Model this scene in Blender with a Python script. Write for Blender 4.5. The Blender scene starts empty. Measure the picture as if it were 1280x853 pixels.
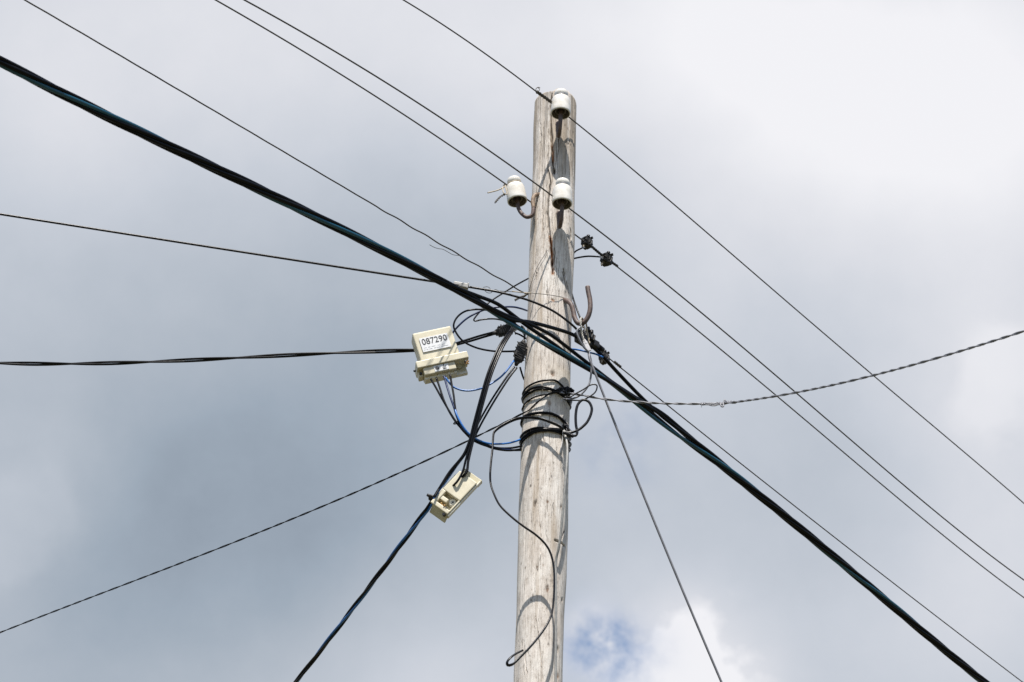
import bpy, bmesh, math, random
import numpy as np
from mathutils import Vector, Matrix
random.seed(7); rng = np.random.default_rng(7)
R = math.radians
sc = bpy.context.scene
col = sc.collection

# ------------------------------------------------------------------ camera
FPX, PITCH, ROLL, CZ = 3000.0, R(34.0), R(2.34), 1.6
CAM = np.array([0.0, 0.0, CZ])
FW = np.array([0, math.cos(PITCH), math.sin(PITCH)])
_r0 = np.array([1.0, 0, 0]); _u0 = np.array([0, -math.sin(PITCH), math.cos(PITCH)])
RT = _r0*math.cos(ROLL) + _u0*math.sin(ROLL)
UP = -_r0*math.sin(ROLL) + _u0*math.cos(ROLL)
cam = bpy.data.cameras.new('camera'); camo = bpy.data.objects.new('camera', cam); col.objects.link(camo)
cam.sensor_width = 36.0; cam.lens = FPX*36.0/1280.0
cam.clip_start = 0.1; cam.clip_end = 5000
m3 = Matrix((tuple(RT), tuple(UP), tuple(-FW))).transposed()
camo.matrix_world = Matrix.Translation(Vector(CAM)) @ m3.to_4x4()
cam.dof.use_dof = True; cam.dof.focus_distance = 8.55; cam.dof.aperture_fstop = 7.1
sc.camera = camo

# ------------------------------------------------------------------ light
EXPO = 0.70
SUN_EL, SUN_AZ = R(64.0), R(184.0)          # azimuth from +Y, clockwise: the sun stands behind the camera
sundir = Vector((math.sin(SUN_AZ)*math.cos(SUN_EL), math.cos(SUN_AZ)*math.cos(SUN_EL), math.sin(SUN_EL)))
sl = bpy.data.lights.new('sun', 'SUN'); sl.energy = 5.0; sl.angle = R(0.53); sl.color = (1.0, 0.955, 0.89)
so = bpy.data.objects.new('sun', sl); col.objects.link(so)
so.rotation_euler = (-sundir).to_track_quat('-Z', 'Y').to_euler(); so.location = (0, -20, 40)

BLOBS = [
(-0.1806,0.7474,0.6393,320,0.233),(-0.0514,0.7511,0.6582,320,0.274),(0.0805,0.7483,0.6585,320,0.36),
(0.1940,0.7482,0.6345,320,0.385),(0.1166,0.7884,0.6040,364,0.024),(0.0009,0.7947,0.6070,364,-0.104),
(-0.0982,0.7953,0.5982,364,-0.043),(-0.2006,0.7932,0.5750,364,0.016),(-0.1443,0.8333,0.5337,364,0.026),
(-0.0525,0.8389,0.5418,364,0.022),(0.0469,0.8314,0.5537,364,0.112),(0.1356,0.8226,0.5522,364,0.012),
(0.1995,0.8139,0.5456,820,0.147),(-0.1092,0.8653,0.4892,364,-0.154),(-0.0237,0.8669,0.4979,364,-0.082),
(0.0626,0.8637,0.5001,364,0.040),(0.1415,0.8616,0.4875,364,-0.067),(0.2051,0.8537,0.4786,485,0.189),
(-0.1956,0.8555,0.4795,1459,0.034),(-0.1699,0.8876,0.4281,364,-0.027),(-0.0141,0.8993,0.4372,678,0.126),
(0.0748,0.8953,0.4392,1942,0.339),(0.1396,0.8878,0.4385,364,0.119),(-0.0734,0.8966,0.4368,364,0.078)]
GAPS = [(0.0515,0.8482,0.5271,5625,0.40),(0.0476,0.8932,0.4472,7785,0.55),(0.0585,0.8895,0.4531,15625,0.45),(0.0380,0.8893,0.4558,11479,0.32),(0.0492,0.8891,0.4551,22500,0.35),(0.0334,0.8940,0.4469,15625,0.25)]
w = bpy.data.worlds.new('World'); sc.world = w; w.use_nodes = True
nt = w.node_tree; N = nt.nodes; L = nt.links
for n in list(N): N.remove(n)
out = N.new('ShaderNodeOutputWorld')
tc = N.new('ShaderNodeTexCoord')
def wmath(op, a, b=None, c=None, clamp=False):
    n = N.new('ShaderNodeMath'); n.operation = op; n.use_clamp = clamp
    for i, v in enumerate((a, b, c)):
        if v is None: continue
        if isinstance(v, (int, float)): n.inputs[i].default_value = v
        else: L.new(v, n.inputs[i])
    return n.outputs[0]
def wnoise(vec, scale, detail, rough=0.5):
    n = N.new('ShaderNodeTexNoise'); n.inputs['Scale'].default_value = scale
    n.inputs['Detail'].default_value = detail; n.inputs['Roughness'].default_value = rough
    L.new(vec, n.inputs['Vector']); return n
dirv = tc.outputs['Generated']
warp = wnoise(dirv, 12, 3, 0.5)
v1 = N.new('ShaderNodeVectorMath'); v1.operation = 'SUBTRACT'; L.new(warp.outputs['Color'], v1.inputs[0]); v1.inputs[1].default_value = (.5, .5, .5)
v2 = N.new('ShaderNodeVectorMath'); v2.operation = 'MULTIPLY_ADD'; L.new(v1.outputs[0], v2.inputs[0]); v2.inputs[1].default_value = (.045, .045, .045); L.new(dirv, v2.inputs[2])
v3 = N.new('ShaderNodeVectorMath'); v3.operation = 'NORMALIZE'; L.new(v2.outputs[0], v3.inputs[0])
def blob(b):
    d = N.new('ShaderNodeVectorMath'); d.operation = 'DOT_PRODUCT'; L.new(v3.outputs[0], d.inputs[0]); d.inputs[1].default_value = b[:3]
    return wmath('POWER', wmath('MAXIMUM', d.outputs['Value'], 0.0), float(b[3]))
acc = None
for b in BLOBS:
    acc = wmath('MULTIPLY_ADD', blob(b), b[4], acc if acc is not None else 0.5)
ncum = wnoise(dirv, 30, 7, 0.52)
for g in ((0.0754,0.8949,0.4398,2200,.60),(0.0400,0.8906,0.4530,4500,.12),(0.2080,0.8150,0.5408,2500,.08),(-0.1970,0.8560,0.4780,2500,.04)):
    e_ = wmath('MULTIPLY_ADD', wmath('SUBTRACT', ncum.outputs['Fac'], 0.5), 4.6, wmath('MULTIPLY_ADD', blob(g), 2.6, -.80), clamp=True)
    acc = wmath('MULTIPLY_ADD', wmath('MULTIPLY', e_, wmath('MULTIPLY_ADD', blob(g), 2.0, -.15, clamp=True)), g[4], acc)
n1 = wnoise(dirv, 16, 10, 0.62); n2 = wnoise(dirv, 5, 4, 0.5)
acc = wmath('MULTIPLY_ADD', wmath('SUBTRACT', n1.outputs['Fac'], 0.5), 0.13, acc)
ramp = N.new('ShaderNodeValToRGB'); L.new(acc, ramp.inputs[0])
stops = [(0.30, (.24,.285,.35)), (0.407, (.345,.407,.485)), (0.497, (.447,.497,.568)), (0.623, (.585,.623,.692)), (0.745, (.730,.745,.797)), (0.9, (.89,.89,.925))]
el = ramp.color_ramp.elements
el[0].position, el[0].color = stops[0][0], (*stops[0][1], 1); el[1].position, el[1].color = stops[-1][0], (*stops[-1][1], 1)
for p, c in stops[1:-1]:
    e = el.new(p); e.color = (*c, 1)
bgc = N.new('ShaderNodeBackground'); L.new(ramp.outputs[0], bgc.inputs['Color']); bgc.inputs['Strength'].default_value = 0.5**EXPO
sky = N.new('ShaderNodeTexSky'); sky.sky_type = 'NISHITA'; sky.sun_disc = False
sky.sun_elevation = SUN_EL; sky.sun_rotation = SUN_AZ; sky.altitude = 200
bgs = N.new('ShaderNodeBackground'); L.new(sky.outputs[0], bgs.inputs['Color']); bgs.inputs['Strength'].default_value = 0.10
# cover: overcast ahead of the camera, breaking up into blue sky around the sun behind it
sep = N.new('ShaderNodeSeparateXYZ'); L.new(dirv, sep.inputs[0])
cov = wmath('MULTIPLY_ADD', wmath('SUBTRACT', n2.outputs['Fac'], 0.5), 3.0, wmath('MULTIPLY_ADD', sep.outputs['Y'], 2.2, -0.75), clamp=True)
ahead = wmath('MULTIPLY_ADD', sep.outputs['Y'], 6.0, -2.4, clamp=True)
cov = wmath('MAXIMUM', cov, ahead)
ngap = wnoise(dirv, 60, 7, 0.6)
for g in GAPS:
    e_ = wmath('MULTIPLY_ADD', wmath('SUBTRACT', ngap.outputs['Fac'], 0.5), 2.6, .62, clamp=True)
    e_ = wmath('MULTIPLY', wmath('MULTIPLY', e_, blob(g)), g[4])
    cov = wmath('SUBTRACT', cov, e_, clamp=True)
mix = N.new('ShaderNodeMixShader'); L.new(cov, mix.inputs[0]); L.new(bgs.outputs[0], mix.inputs[1]); L.new(bgc.outputs[0], mix.inputs[2])
L.new(mix.outputs[0], out.inputs['Surface'])
sc.view_settings.view_transform = 'Standard'; sc.view_settings.look = 'None'
sc.view_settings.exposure = EXPO; sc.view_settings.gamma = 1.0; sc.view_settings.use_curve_mapping = False

# ------------------------------------------------------------------ geometry helpers
PX, PY, PTOP = 0.1307, 7.13, 7.540          # the pole's axis and its top
def ray(px, py): return FW + RT*(px-640)/FPX - UP*(py-426.5)/FPX
def at(px, py, off=0.0):
    """the point seen at a picture position, off metres in front of the upright plane through the pole axis"""
    d = ray(px, py); return CAM + d*((PY-off)/d[1])
def plane(px, py, az, org):
    """the point seen at a picture position in the upright plane of a span: azimuth az through org"""
    d = ray(px, py); n = np.array([math.cos(az), -math.sin(az), 0])
    return CAM + d*(((np.array(org)-CAM) @ n)/(d @ n))
def prad(z): return 0.0800 + (PTOP-z)*0.0011
def onpole(px, py, lift=0.004):
    d = ray(px, py); dxy = d[:2]; o = CAM[:2]-np.array([PX, PY])
    z = at(px, py, 0.06)[2]
    for _ in range(4):
        r = prad(z)+lift
        a = dxy@dxy; b = o@dxy; c = o@o-r*r; D = b*b-a*c
        t = (-b-math.sqrt(max(D, 0)))/a
        p = CAM+d*t; z = p[2]
    ang = math.atan2(p[0]-PX, -(p[1]-PY))
    return ang, z
def polept(ang, z, lift=0.004):
    r = prad(z)+lift
    return np.array([PX+r*math.sin(ang), PY-r*math.cos(ang), z])
def smooth(pts, step=0.012):
    P = [np.array(p, float) for p in pts]
    if len(P) == 2:
        n = max(2, int(np.linalg.norm(P[1]-P[0])/step)); n = min(n, 60)
        return [P[0]+(P[1]-P[0])*i/n for i in range(n+1)]
    res = []
    for i in range(len(P)-1):
        p0 = P[i-1] if i > 0 else 2*P[0]-P[1]
        p1, p2 = P[i], P[i+1]
        p3 = P[i+2] if i+2 < len(P) else 2*P[-1]-P[-2]
        d1 = max(np.linalg.norm(p1-p0), 1e-6)**.5; d2 = max(np.linalg.norm(p2-p1), 1e-6)**.5; d3 = max(np.linalg.norm(p3-p2), 1e-6)**.5
        m1 = (p1-p0)/d1-(p2-p0)/(d1+d2)+(p2-p1)/d2; m2 = (p2-p1)/d2-(p3-p1)/(d2+d3)+(p3-p2)/d3
        m1 *= d2; m2 *= d2
        n = int(np.clip(np.linalg.norm(p2-p1)/step, 2, 60))
        for k in range(n):
            t = k/n
            res.append((2*t**3-3*t*t+1)*p1+(t**3-2*t*t+t)*m1+(-2*t**3+3*t*t)*p2+(t**3-t*t)*m2)
    res.append(P[-1]); return res

class MB:
    def __init__(s): s.v = []; s.f = []; s.sm = []
    def add(s, verts, faces, smooth=False):
        o = len(s.v); s.v += [tuple(map(float, p)) for p in verts]
        s.f += [tuple(i+o for i in f) for f in faces]; s.sm += [smooth]*len(faces); return s
    def tube(s, pts, r, n=10, flat=None):
        pts = [np.array(p, float) for p in pts]; m = len(pts)
        rr = r if hasattr(r, '__len__') else [r]*m
        T = [pts[min(i+1, m-1)]-pts[max(i-1, 0)] for i in range(m)]
        T = [t/max(np.linalg.norm(t), 1e-9) for t in T]
        a = np.array([0, 0, 1.0]) if abs(T[0][2]) < .9 else np.array([1.0, 0, 0])
        u = np.cross(T[0], a); u /= np.linalg.norm(u)
        V = []
        for i in range(m):
            u = u-T[i]*(u@T[i]); u /= max(np.linalg.norm(u), 1e-9); w = np.cross(T[i], u)
            for k in range(n):
                an = 2*math.pi*k/n
                V.append(pts[i]+(u*math.cos(an)+w*math.sin(an)*(flat or 1.0))*rr[i])
        F = [(i*n+k, i*n+(k+1) % n, (i+1)*n+(k+1) % n, (i+1)*n+k) for i in range(m-1) for k in range(n)]
        s.add(V, F, True)
        s.f += []; o = len(s.v)-m*n
        s.f.append(tuple(o+k for k in reversed(range(n)))); s.sm.append(False)
        s.f.append(tuple(o+(m-1)*n+k for k in range(n))); s.sm.append(False)
        return s
    def lathe(s, prof, n=40):
        V = []; F = []; m = len(prof)
        for r, z in prof:
            for k in range(n):
                a = 2*math.pi*k/n; V.append((max(r, 1e-5)*math.cos(a), max(r, 1e-5)*math.sin(a), z))
        for i in range(m-1):
            for k in range(n): F.append((i*n+k, i*n+(k+1) % n, (i+1)*n+(k+1) % n, (i+1)*n+k))
        return s.add(V, F, True)
    def box(s, c, d, bev=0.0, rot=None, seg=2):
        bm = bmesh.new(); bmesh.ops.create_cube(bm, size=1.0)
        for v in bm.verts: v.co = Vector((v.co.x*d[0], v.co.y*d[1], v.co.z*d[2]))
        if bev > 0: bmesh.ops.bevel(bm, geom=list(bm.edges)+list(bm.verts), offset=bev, segments=seg, profile=0.6, affect='EDGES')
        M = (rot.to_4x4() if rot is not None else Matrix.Identity(4)); M.translation = Vector(c)
        bm.transform(M); bm.verts.index_update()
        s.add([v.co[:] for v in bm.verts], [[v.index for v in f.verts] for f in bm.faces], False); bm.free(); return s
    def cyl(s, p0, p1, r0, r1=None, n=16):
        return s.tube([p0, p1], [r0, r0 if r1 is None else r1], n)
    def build(s, name, mat, parent=None, base=None):
        """base: world point subtracted from the vertices (the thing's own origin)"""
        b = np.zeros(3) if base is None else np.array(base, float)
        me = bpy.data.meshes.new(name)
        me.from_pydata([tuple(np.array(p)-b) for p in s.v], [], s.f)
        me.polygons.foreach_set('use_smooth', s.sm); me.materials.append(mat); me.update()
        o = bpy.data.objects.new(name, me); col.objects.link(o)
        if parent is not None: o.parent = parent
        elif base is not None: o.location = tuple(b)
        return o
def tag(o, label=None, cat=None, group=None, kind=None):
    if label: o['label'] = label
    if cat: o['category'] = cat
    if group: o['group'] = group
    if kind: o['kind'] = kind
    return o
def empty(name, loc, label, cat, group=None, rot=None):
    o = bpy.data.objects.new(name, None); col.objects.link(o); o.empty_display_size = .05
    o.location = tuple(loc)
    if rot is not None: o.rotation_euler = rot.to_euler() if isinstance(rot, Matrix) else rot
    return tag(o, label, cat, group)
def dup(o, parent=None):
    c = o.copy(); col.objects.link(c)
    if parent is not None: c.parent = parent
    for ch in o.children: dup(ch, c)
    return c

# ------------------------------------------------------------------ materials
def mat(name, color, rough=0.5, metal=0.0, var=0.0, scale=30.0, bump=0.0, spec=0.5, color2=None, stretch=None, coat=0.0):
    m = bpy.data.materials.new(name); m.use_nodes = True; t = m.node_tree; b = t.nodes['Principled BSDF']
    b.inputs['Base Color'].default_value = (*color, 1); b.inputs['Roughness'].default_value = rough; b.inputs['Metallic'].default_value = metal
    b.inputs['Specular IOR Level'].default_value = spec; b.inputs['Coat Weight'].default_value = coat
    c2 = color2 or tuple(c*(1-var) for c in color)
    tcn = t.nodes.new('ShaderNodeTexCoord'); src = tcn.outputs['Object']
    if stretch:
        mp = t.nodes.new('ShaderNodeMapping'); mp.inputs['Scale'].default_value = stretch; t.links.new(src, mp.inputs[0]); src = mp.outputs[0]
    n = t.nodes.new('ShaderNodeTexNoise'); n.inputs['Scale'].default_value = scale; n.inputs['Detail'].default_value = 7; n.inputs['Roughness'].default_value = .62
    t.links.new(src, n.inputs['Vector'])
    r = t.nodes.new('ShaderNodeValToRGB'); r.color_ramp.elements[0].position = .36; r.color_ramp.elements[1].position = .66
    r.color_ramp.elements[0].color = (*c2, 1); r.color_ramp.elements[1].color = (*color, 1)
    t.links.new(n.outputs['Fac'], r.inputs[0])
    if var or color2: t.links.new(r.outputs[0], b.inputs['Base Color'])
    mr = t.nodes.new('ShaderNodeMath'); mr.operation = 'MULTIPLY_ADD'; mr.inputs[1].default_value = .25; mr.inputs[2].default_value = rough-.12
    t.links.new(n.outputs['Fac'], mr.inputs[0]); t.links.new(mr.outputs[0], b.inputs['Roughness'])
    if bump:
        bp = t.nodes.new('ShaderNodeBump'); bp.inputs['Strength'].default_value = bump; bp.inputs['Distance'].default_value = .002
        t.links.new(n.outputs['Fac'], bp.inputs['Height']); t.links.new(bp.outputs[0], b.inputs['Normal'])
    return m
M = dict(
    cup_shade=mat('shaded_soiled_porcelain', (.20,.175,.14), .7, color2=(.10,.085,.065), scale=60),  # mostly the shade inside the cup put into the colour, with some dirt
    black=mat('black_sheath', (.007,.007,.008), .27, var=.4, scale=40, bump=.05, spec=.12),
    dull=mat('weathered_black_sheath', (.011,.0105,.012), .32, var=.4, scale=60, bump=.15, spec=.22),
    gray_sheath=mat('grey_sheath', (.20,.20,.22), .5, var=.3, scale=50),
    blue=mat('blue_sheath', (.010,.13,.43), .35, var=.25, scale=40),
    navy=mat('dark_blue_sheath', (.008,.022,.085), .35, var=.25, scale=40, spec=.3),
    teal=mat('teal_sheath', (.004,.068,.112), .34, var=.3, scale=8),
    copper=mat('weathered_copper', (.060,.050,.036), .55, metal=.35, var=.45, scale=90),
    darkwire=mat('dark_steel_wire', (.075,.068,.060), .6, metal=.2, var=.3, scale=90),
    steel=mat('galvanised_strand', (.23,.23,.245), .5, metal=.45, var=.35, scale=120, bump=.3),
    pale=mat('pale_rope', (.55,.52,.46), .7, var=.5, scale=260, bump=.4),
    tan=mat('tan_tie_wire', (.46,.38,.27), .5, var=.4, scale=120),
    porcelain=mat('glazed_porcelain', (.71,.685,.635), .17, color2=(.57,.53,.46), scale=38, coat=.3),
    rust=mat('rusted_iron', (.12,.075,.058), .6, color2=(.055,.036,.032), scale=70, bump=.35),
    rustlit=mat('rusted_iron_sunlit', (.30,.21,.13), .62, color2=(.12,.075,.05), scale=80, bump=.3),  # lighter rust: sunlight on the upper hook is put into the colour
    cream=mat('cream_plastic', (.60,.548,.41), .46, color2=(.50,.45,.325), scale=22, bump=.06),
    creampale=mat('cream_plastic_terminal', (.70,.67,.58), .5, color2=(.60,.56,.46), scale=30),  # paler cream: light coming through the terminal plastic is put into the colour
    olive=mat('cream_plastic_shaded', (.52,.47,.33), .5, color2=(.42,.38,.25), scale=20),  # darker cream: shade on flap, flange and recesses is put into the colour
    paper=mat('white_label', (.66,.66,.66), .5, var=.10, scale=120),
    ink=mat('black_print', (.012,.012,.014), .5),
    greyink=mat('worn_print', (.42,.43,.46), .6, var=.4, scale=300),
    bolt=mat('dull_bolt', (.20,.165,.115), .6, var=.5, scale=200),
    brass=mat('brass_screw', (.36,.19,.05), .5, metal=.2, var=.4, scale=200),
    lugblk=mat('black_connector_plastic', (.012,.0115,.0115), .55, color2=(.03,.027,.025), scale=120, bump=.5, spec=.3),
    sleeve=mat('grey_sleeve', (.27,.265,.25), .5, var=.3, scale=80),
    white=mat('white_strap', (.62,.60,.60), .5, var=.2, scale=80),
)
# ------------------------------------------------------------------ ground
g = MB(); nseg = 40
V = [(0, 0, 0)]; F = []
for ri, rad in enumerate((4, 10, 25, 70, 250, 1500)):
    for k in range(nseg):
        a = 2*math.pi*k/nseg; V.append((PX+rad*math.cos(a), PY+rad*math.sin(a), 0))
for k in range(nseg): F.append((0, 1+k, 1+(k+1) % nseg))
for ri in range(5):
    for k in range(nseg): F.append((1+ri*nseg+k, 1+(ri+1)*nseg+k, 1+(ri+1)*nseg+(k+1) % nseg, 1+ri*nseg+(k+1) % nseg))
V[0] = (PX, PY, 0)
g.add(V, F)
go = g.build('ground', mat('meadow_ground', (.11,.10,.065), .95, color2=(.06,.058,.03), scale=1.4, spec=.1))
tag(go, 'dry meadow ground around the pole', 'ground', kind='structure')

# ------------------------------------------------------------------ the pole
def lattice(nu, nv, seed):
    return np.random.default_rng(seed).random((nu, nv))
def vnoise(u, v, nu, nv, seed):
    """smooth value noise, u wraps with nu cells, v has nv cells; u,v in 0..1"""
    G = lattice(nu, nv+2, seed)
    x = (u % 1)*nu; y = np.clip(v, 0, 1)*nv
    i = np.floor(x).astype(int) % nu; j = np.minimum(np.floor(y).astype(int), nv-1)
    fx = x-np.floor(x); fy = y-j
    fx = fx*fx*(3-2*fx); fy = fy*fy*(3-2*fy); i2 = (i+1) % nu
    return (G[i, j]*(1-fx)+G[i2, j]*fx)*(1-fy)+(G[i, j+1]*(1-fx)+G[i2, j+1]*fx)*fy
front = np.linspace(-math.pi/2*1.06, math.pi/2*1.06, 250)
back = np.linspace(front[-1], 2*math.pi+front[0], 62)[1:-1]
TH = np.concatenate([front, back]); NC = len(TH)
ZS = np.concatenate([np.linspace(0, 4.7, 24), np.linspace(4.72, PTOP, 1130)]); NR = len(ZS)
T2, Z2 = np.meshgrid(TH, ZS)
U2 = T2/(2*math.pi); Vv = Z2/PTOP
rad = 0.0800+(PTOP-Z2)*0.0011
rad = rad + (vnoise(U2, Vv, 5, 22, 1)-.5)*.0085*np.clip((PTOP-Z2)*6, .4, 1) + (vnoise(U2, Vv, 17, 44, 2)-.5)*.0038
rad = rad + (vnoise(U2, Vv, 90, 46, 3)-.5)*.0011 + (vnoise(U2, Vv, 230, 120, 4)-.5)*.0006
stain = np.zeros_like(rad); rot = np.zeros_like(rad)
A2 = T2*0.083
WOB = (vnoise(U2, Vv, 40, 420, 11)-.5)*.0035
WVAR = .55+.9*vnoise(U2, Vv, 8, 150, 12)
KN = vnoise(U2, Vv, 60, 420, 21)-.5
KN2 = vnoise(U2, Vv, 160, 1500, 22)-.5
def window(pts, m):
    zs = [p[1] for p in pts]; an = [p[0] for p in pts]
    r0, r1 = np.searchsorted(ZS, (min(zs)-m, max(zs)+m)); c0, c1 = np.searchsorted(front, (min(an)-m/.083, max(an)+m/.083))
    return slice(int(r0), int(max(r1, r0+1))), slice(int(c0), int(max(c1, c0+1)))
def groove(poly, width, depth, rotw=0.0, stainw=0.0, taper=True):
    pts = [onpole(x, y, 0) for x, y in poly]
    w_ = window(pts, max(.02, 4*width, 4*rotw)); A_w, Z_w = A2[w_], Z2[w_]
    best = np.full(A_w.shape, 9.0); tt = np.zeros(A_w.shape); n = len(pts)-1
    for i in range(n):
        a0, z0 = pts[i][0]*.083, pts[i][1]; a1, z1 = pts[i+1][0]*.083, pts[i+1][1]
        dx, dz = a1-a0, z1-z0; L2 = dx*dx+dz*dz+1e-9
        t = np.clip(((A_w-a0)*dx+(Z_w-z0)*dz)/L2, 0, 1)
        d = np.hypot(A_w+WOB[w_]-a0-dx*t, Z_w-z0-dz*t)
        up = d < best; best = np.where(up, d, best); tt = np.where(up, (i+t)/n, tt)
    wd = width*(np.sin(np.clip(tt, .02, .98)*math.pi)**.5 if taper else 1.0)*WVAR[w_]
    rad[w_] -= depth*np.exp(-(best/np.maximum(wd, 2e-4))**2)
    if rotw: rot[w_] = np.maximum(rot[w_], np.clip(np.exp(-(best/rotw)**2)*(1.0+2.2*KN[w_]+1.6*KN2[w_]), 0, 1))
    if stainw: stain[w_] = np.maximum(stain[w_], .8*np.exp(-(best/stainw)**2))
def knot(px, py, size, depth, st=1.0, ro=0.0, asp=1.0):
    pt = onpole(px, py, 0); w_ = window([pt], size*5+.01); a0, z0 = pt[0]*.083, pt[1]
    dx, dz = (A2[w_]-a0)*asp, Z2[w_]-z0
    d = np.hypot(dx*1.15, dz*(.62 if asp == 1.0 else 1.0))/size + KN[w_]*1.3+KN2[w_]*.9
    d = np.maximum(d, 0)
    gs = np.exp(-d*d); rad[w_] -= depth*.55*gs*(1+1.2*KN2[w_])
    rings = .5+.5*np.sin(d*9)
    stain[w_] = np.maximum(stain[w_], np.clip(st*(np.exp(-d*d*.75)*1.0+.30*np.exp(-d*.9)*rings), 0, 1)*.9)
    if ro: rot[w_] = np.maximum(rot[w_], ro*np.exp(-d*d))
# the big seasoning checks and the rotten hollow below the insulators
groove([(690,117),(689.5,128),(688.6,150),(689,168),(690,183),(691,203),(693,214)], .0032, .018, stainw=.0016)
groove([(690,180),(690.5,186),(691,194),(692,203)], .0036, .009, rotw=.0036)
groove([(685,208),(688,230),(685,250),(684.5,268),(686,282),(688,297),(688.5,312),(690,330)], .0032, .018, stainw=.0016)
groove([(687.5,296),(688.5,308),(690,318),(690.5,328),(690.8,342)], .0058, .016, rotw=.0048)
groove([(693,310),(694,316),(693,324)], .0016, .007, stainw=.0016)
groove([(704,336),(706,342),(705,348)], .003, .006, stainw=.003)
groove([(712,286),(713,296),(712,306)], .0026, .006, stainw=.003)
groove([(708,352),(710,360),(711,368)], .003, .006, stainw=.003)
knot(690.5, 326, .0085, .016, .9, .5, asp=1.7)
for _ in range(3): knot(693.3, 214, .0055, .012, 1.0)
for _ in range(2): knot(690.5, 326, .0085, .016, 1.0, .3, asp=1.7)
groove([(674.5,425),(675,440),(676,455),(676.6,475),(679,492)], .0011, .008)
groove([(676,128),(675,150),(676,175),(675,200)], .0011, .006, stainw=.0010)
groove([(699,160),(699,180),(697,205)], .0009, .005, stainw=.0007)
groove([(711,135),(712,160),(711,190),(712,225)], .0012, .006, stainw=.0010)
groove([(679,235),(678,262),(679,290)], .0010, .005, stainw=.0008)
groove([(670,275),(669,310),(668,345)], .0009, .005, stainw=.0007)
groove([(700,360),(699,385),(697,410)], .0010, .005, stainw=.0008)
for k in range(60):
    px = random.uniform(668, 718); py = random.uniform(128, 400); ln = random.uniform(18, 48)
    cx = 695-(py-120)/733*22.5
    if abs(px-cx) < 25: groove([(px, py), (px-.4*ln/18+random.uniform(-1, 1), py+ln*.5), (px-.6+random.uniform(-1, 1), py+ln)], random.uniform(.0004, .0009), random.uniform(.002, .005), stainw=random.uniform(.0003, .0008))
groove([(683,352),(684,370),(684,384),(685,398)], .0009, .006)
groove([(672,628),(674,650),(676,668),(676,695)], .0008, .005)
groove([(670,770),(672,790),(675,812),(678,840),(679,853)], .0012, .008)
groove([(655,800),(656,820),(658,842)], .0010, .006)
groove([(677,524),(679,545),(680,556)], .0010, .006)
groove([(694,675.5),(699,677.5),(705.5,683)], .0030, .010, stainw=.003, taper=False)
groove([(702,674),(705,664)], .0020, .006, stainw=.002)
knot(684,737,.006,.004,1,.4); knot(703.5,750,.007,.008,1,0,1.7); knot(697.5,812,.006,.007,1); knot(691,468,.007,.004,.9,.3); knot(668.5,628,.006,.003,.9)
groove([(703.5,340),(706,350),(708,362)], .0030, .006, stainw=.003)
groove([(716,165),(717,190)], .0014, .006)
groove([(711,292),(714,310),(714,330)], .0018, .006, stainw=.0018)
for a in ((691,375,.0055,.004,.35,.75,.7),(690.5,467,.0075,.004,.55,.25,1),(686,459,.004,.002,.5,.1,1),(668.5,630,.006,.003,.75,0,1),(684,736,.0055,.004,.75,.3,1),(703,750,.008,.009,1,0,1.6),
          (697,812,.006,.007,1,0,1),(697,845,.008,.006,.7,.6,1),(701.5,634,.005,.005,.9,.2,1),(684,365,.005,.002,.45,0,1),(663,608,.0025,.002,.8,0,1),(656,710,.0028,.002,.7,0,1),
          (703,350,.006,.005,.8,0,1),(708,366,.006,.005,.8,0,1),(673,158,.0014,.002,1,0,1),(681,284,.0012,.002,1,0,1),(672,600,.002,.002,.7,0,.6),(687,505,.007,.003,.5,.3,1),(690,596,.004,.003,.6,0,1),
          (672,712,.002,.003,.8,0,1),(688,756,.0015,.002,.9,0,1),(673,790,.0014,.002,.9,0,1),(709,128,.006,.004,.6,.1,1),(710,180,.006,.003,.5,0,.7),(662,820,.0017,.002,.8,0,1),(666,745,.003,.001,.5,0,1)):
    knot(*a)
# many short fine checks, as old larch has
for _ in range(380):
    px = random.uniform(644, 720); py = random.uniform(122, 853); ln = 4+16*random.random()**2
    cx = 695-(py-120)/733*22.5; hw = 27+(py-120)/733*5
    if abs(px-cx) > hw-2: continue
    wd_ = random.uniform(.0003, .0008)
    groove([(px, py), (px-.4*ln/18+random.uniform(-.5, .5), py+ln*.5), (px+random.uniform(-.8, .8), py+ln)], wd_, random.uniform(.0010, .0035), stainw=wd_*random.uniform(.5, 1.3))
for _ in range(70):
    px = random.uniform(646, 716); py = random.uniform(125, 853)
    cx = 695-(py-120)/733*22.5; hw = 27+(py-120)/733*5
    if abs(px-cx) < hw-3: knot(px, py, random.uniform(.0012, .0035), .001, random.uniform(.3, .9), random.choice((0, 0, .3)))
# the top: a weathered rim with rounded shoulders, split at the front check
hgt = .030
top = np.clip((Z2-(PTOP-hgt))/hgt, 0, 1)
rad = rad-.024*(1-np.sqrt(np.clip(1-top**2.2, 0, 1)))*(.7+.9*vnoise(U2, Vv*0, 9, 2, 31))
ang0 = onpole(690, 130, 0)[0]
dA = np.angle(np.exp(1j*(T2-ang0)))
Z3 = Z2 + top*(-.024*np.exp(-(dA/.10)**2)+.012*np.tanh(dA*6)*np.exp(-(dA/1.2)**2)-.006+.012*(vnoise(U2, Vv*0, 31, 2, 32)-.5)+.006*(vnoise(U2, Vv*0, 90, 2, 33)-.5))
X = PX+rad*np.sin(T2); Y = PY-rad*np.cos(T2)
verts = np.stack([X, Y, Z3], -1).reshape(-1, 3)
verts = np.vstack([verts, [[PX, PY, PTOP-.02]]])
idx = np.arange(NR*NC).reshape(NR, NC)
q = np.stack([idx[:-1, :], np.roll(idx, -1, 1)[:-1, :], np.roll(idx, -1, 1)[1:, :], idx[1:, :]], -1).reshape(-1, 4)
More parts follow.
